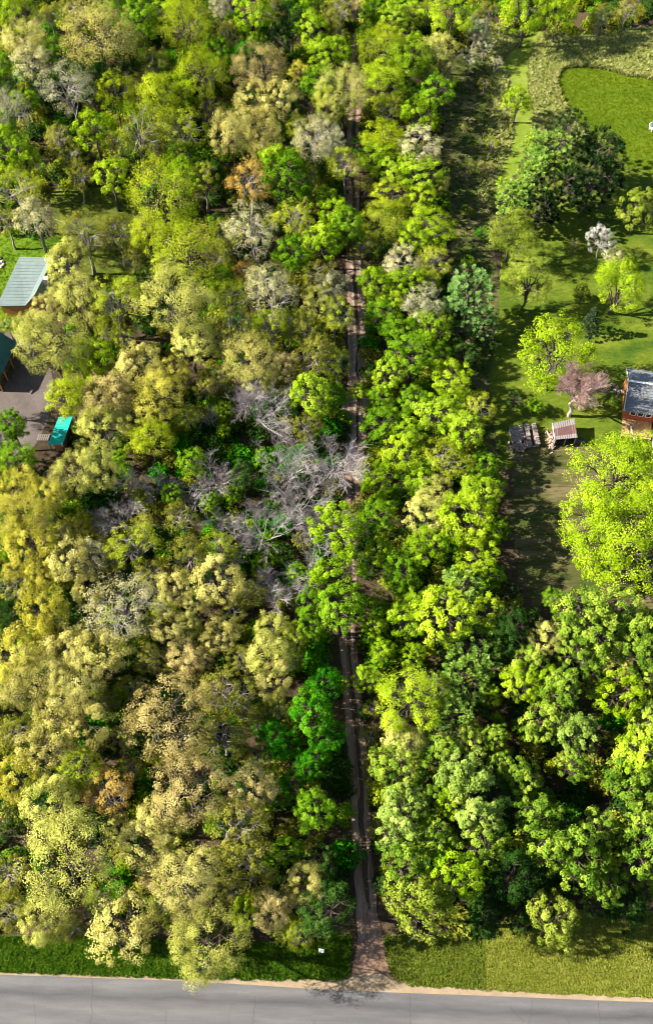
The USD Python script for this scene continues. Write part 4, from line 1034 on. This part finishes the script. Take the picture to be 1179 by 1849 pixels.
# ------------------------------------------------------------------ undergrowth and grass
def instancer(name, protos, pts, scales, ids, rng, **kw):
    path = numbered("/World", name)
    pi = UsdGeom.PointInstancer.Define(stage, path)
    rel = pi.CreatePrototypesRel()
    for k, (nm, mesh, mat, tone) in enumerate(protos):
        q = f"{path}/{nm}_{k:03d}"
        m = usdkit.mesh(stage, q, mesh, mat)
        if tone is not None:
            UsdGeom.PrimvarsAPI(m).CreatePrimvar("tone", Sdf.ValueTypeNames.FloatArray, "vertex").Set(Vt.FloatArray.FromNumpy(tone.astype(np.float32)))
        rel.AddTarget(q)
    pi.CreatePositionsAttr(Vt.Vec3fArray.FromNumpy(np.asarray(pts, np.float32)))
    pi.CreateProtoIndicesAttr(Vt.IntArray.FromNumpy(np.asarray(ids, np.int32)))
    pi.CreateScalesAttr(Vt.Vec3fArray.FromNumpy(np.asarray(scales, np.float32)))
    a = rng.uniform(0, 2 * np.pi, len(pts)) / 2
    pi.CreateOrientationsAttr(Vt.QuathArray([Gf.Quath(float(math.cos(x)), 0.0, 0.0, float(math.sin(x))) for x in a]))
    say(pi.GetPrim(), kind="stuff", **kw)


def inside(poly, n, rng):
    x0, y0, x1, y1 = poly.bounds; out = []
    shapely.prepare(poly)
    while sum(map(len, out)) < n:
        p = np.stack([rng.uniform(x0, x1, 4 * n), rng.uniform(y0, y1, 4 * n)], 1)
        out.append(p[shapely.contains_xy(poly, p[:, 0], p[:, 1])])
    return np.vstack(out)[:n]


def shrub(seed, n=420, R=0.9, l=0.17, w=0.10):
    rng = np.random.default_rng(seed)
    d = rand_dirs(n, rng); d[:, 2] = np.abs(d[:, 2])
    k = spread(9, rng, 0.0) * R * 0.6
    c = k[rng.integers(0, 9, n)] + d * R * 0.42 * rng.random((n, 1)) ** 0.4
    nr = d * 0.7 + rand_dirs(n, rng) * 0.7 + [0, 0, 0.5]; nr /= np.linalg.norm(nr, axis=1, keepdims=True)
    tone = np.clip(rng.normal(0.5, 0.22, n), 0, 1)
    v, f, t = leaves(c, nr, l, w, rng, tone)
    return (v, f), t


def grass_tuft(seed, n=14, h=0.3, r=0.14, w=0.035, lean=0.5):
    rng = np.random.default_rng(seed); vs, fs, k = [], [], 0
    for i in range(n):
        a = rng.uniform(0, 6.283); b = np.array([math.cos(a), math.sin(a), 0]) * r * rng.random(); o = np.array([math.cos(a), math.sin(a), 0])
        hh = h * rng.uniform(0.6, 1.2); s_ = np.array([-o[1], o[0], 0]) * w
        mid = b + o * lean * hh * 0.35 + [0, 0, hh * 0.7]; tip = b + o * lean * hh * rng.uniform(0.7, 1.3) + [0, 0, hh]
        vs += [b - s_, b + s_, mid + s_ * 0.8, mid - s_ * 0.8, tip]; fs += [[k, k + 1, k + 2], [k, k + 2, k + 3], [k + 3, k + 2, k + 4]]; k += 5
    return (np.array(vs), np.array(fs)), np.repeat(np.clip(rng.normal(0.5, 0.25, n), 0, 1), 5)


rng = np.random.default_rng(21)
open_land = shapely.union_all([Z[k].buffer(0.2) for k in Z] + [gravel])
scene_box = px_poly([(-80, -60), (1260, -60), (1260, 1720), (-80, 1720)])
wood = scene_box.difference(open_land.buffer(0.3)).difference(px_poly([(900, 300), (1260, 300), (1260, 1080), (900, 1080)])).difference(px_poly([(-80, 430), (130, 430), (130, 860), (-80, 860)]))
_sh = [shrub(k) for k in range(5)]
pr = []
for k, code in enumerate(("dark", "olive_lime", "green", "vivid", "olive")):
    pr.append(("shrub", _sh[k][0], KINDS[code]["mat"], _sh[k][1]))
P = inside(wood, 4600, rng)
ids = rng.choice([0, 1, 2, 3, 4], len(P), p=[0.44, 0.15, 0.11, 0.06, 0.24])
for i, p in enumerate(P):                     # the hollow with the dead trees is full of vivid green brush
    u, v = to_photo([p[0], p[1], 0.5])
    if 320 < u < 600 and 780 < v < 1080 and rng.random() < 0.8:
        ids[i] = rng.choice([0, 2, 3, 3, 0])
sc = 0.6 + 1.9 * rng.random(len(P)) ** 1.6
instancer("undergrowth", pr, np.column_stack([P, np.zeros(len(P))]), np.stack([sc * rng.uniform(0.8, 1.4, len(P)), sc, sc * rng.uniform(0.7, 1.6, len(P))], 1), ids, rng)

M["blade_green"] = leaf_look("blade_green_look", (0.02, 0.075, 0.004), (0.07, 0.16, 0.008), (0.22, 0.28, 0.03), 0.3, 0.2)
M["blade_dry"] = leaf_look("blade_dry_look", (0.10, 0.15, 0.012), (0.24, 0.27, 0.03), (0.44, 0.41, 0.12), 0.3, 0.2)
M["blade_meadow"] = leaf_look("blade_meadow_look", (0.14, 0.21, 0.02), (0.31, 0.34, 0.09), (0.50, 0.45, 0.22), 0.3, 0.2)
M["blade_lawn"] = leaf_look("blade_lawn_look", (0.03, 0.08, 0.003), (0.08, 0.145, 0.006), (0.18, 0.23, 0.015), 0.3, 0.2)


M["blade_field"] = leaf_look("blade_field_look", (0.07, 0.12, 0.003), (0.11, 0.16, 0.005), (0.17, 0.21, 0.012), 0.3, 0.2)


def grass(name, polys, density, h, mat, scale=(0.7, 1.4), seed=1, n=14, lean=0.5, w=0.035, r=0.14):
    rng = np.random.default_rng(seed)
    poly = shapely.union_all([p for p in polys]).difference(Z["track"].buffer(0.05)).difference(Z["road"])
    cnt = int(poly.area * density); P = inside(poly, cnt, rng)
    keep = noise2(P[:, 0], P[:, 1], seed, 3, 0.6) > (-0.22 if h > 0.15 else -9)
    P = P[keep]
    gs = [grass_tuft(seed * 10 + k, n, h, r, w, lean) for k in range(4)]
    s_ = rng.uniform(*scale, len(P))
    instancer(name, [("tuft", g_[0], mat, g_[1]) for g_ in gs], np.column_stack([P, np.full(len(P), 0.0)]), np.stack([s_, s_, s_ * rng.uniform(0.7, 1.3, len(P))], 1), rng.integers(0, 4, len(P)), rng)


view = px_poly([(-40, -40), (1220, -40), (1220, 1860), (-40, 1860)])
M["blade_mid"] = leaf_look("blade_mid_look", (0.05, 0.10, 0.006), (0.14, 0.19, 0.015), (0.31, 0.32, 0.06), 0.3, 0.2)
grass("verge_grass", [Z["verge_left"]], 26, 0.27, M["blade_green"], seed=1)
grass("verge_grass", [Z["verge_right"]], 30, 0.13, M["blade_mid"], seed=8)
grass("verge_grass", [Z["verge_dry"].intersection(view)], 32, 0.10, M["blade_dry"], seed=2)
grass("meadow_grass", [Z["meadow"].intersection(view).difference(Z["field"].buffer(0.3)).difference(Z["mown_path"].buffer(0.35)).difference(Z["brown_strip"])], 11, 0.36, M["blade_meadow"], seed=3, n=16, lean=0.8, w=0.05, r=0.25)
grass("dry_grass", [Z["brown_strip"]], 5, 0.4, M["blade_meadow"], seed=4, n=14, lean=0.9, w=0.04, r=0.25)
grass("yard_grass", [Z["corridor"].difference(Z["brown_strip"])], 2.5, 0.22, M["blade_green"], seed=5, lean=0.7)
grass("lawn_grass", [Z["left_lawn"].intersection(view), Z["clearing"]], 10, 0.05, M["blade_lawn"], seed=6, n=12, lean=0.9, w=0.03, r=0.2)
grass("field_grass", [Z["field"].intersection(view)], 26, 0.09, M["blade_field"], seed=7, n=10, lean=0.8, w=0.02, r=0.16)
M["blade_pale"] = leaf_look("blade_pale_look", (0.16, 0.20, 0.03), (0.32, 0.33, 0.10), (0.52, 0.47, 0.22), 0.3, 0.2)
grass("field_edge_grass", [LineString([at(u, v)[:2] for u, v in [(1030, 212), (1012, 185), (1000, 155), (1003, 131), (1019, 119), (1045, 116), (1085, 120), (1130, 132), (1179, 141), (1230, 145)]]).buffer(0.4)], 14, 0.5, M["blade_pale"], seed=9, n=16, lean=0.6, w=0.04, r=0.2)
print("trees", len(trees), "labels unique", len(set(labels)))
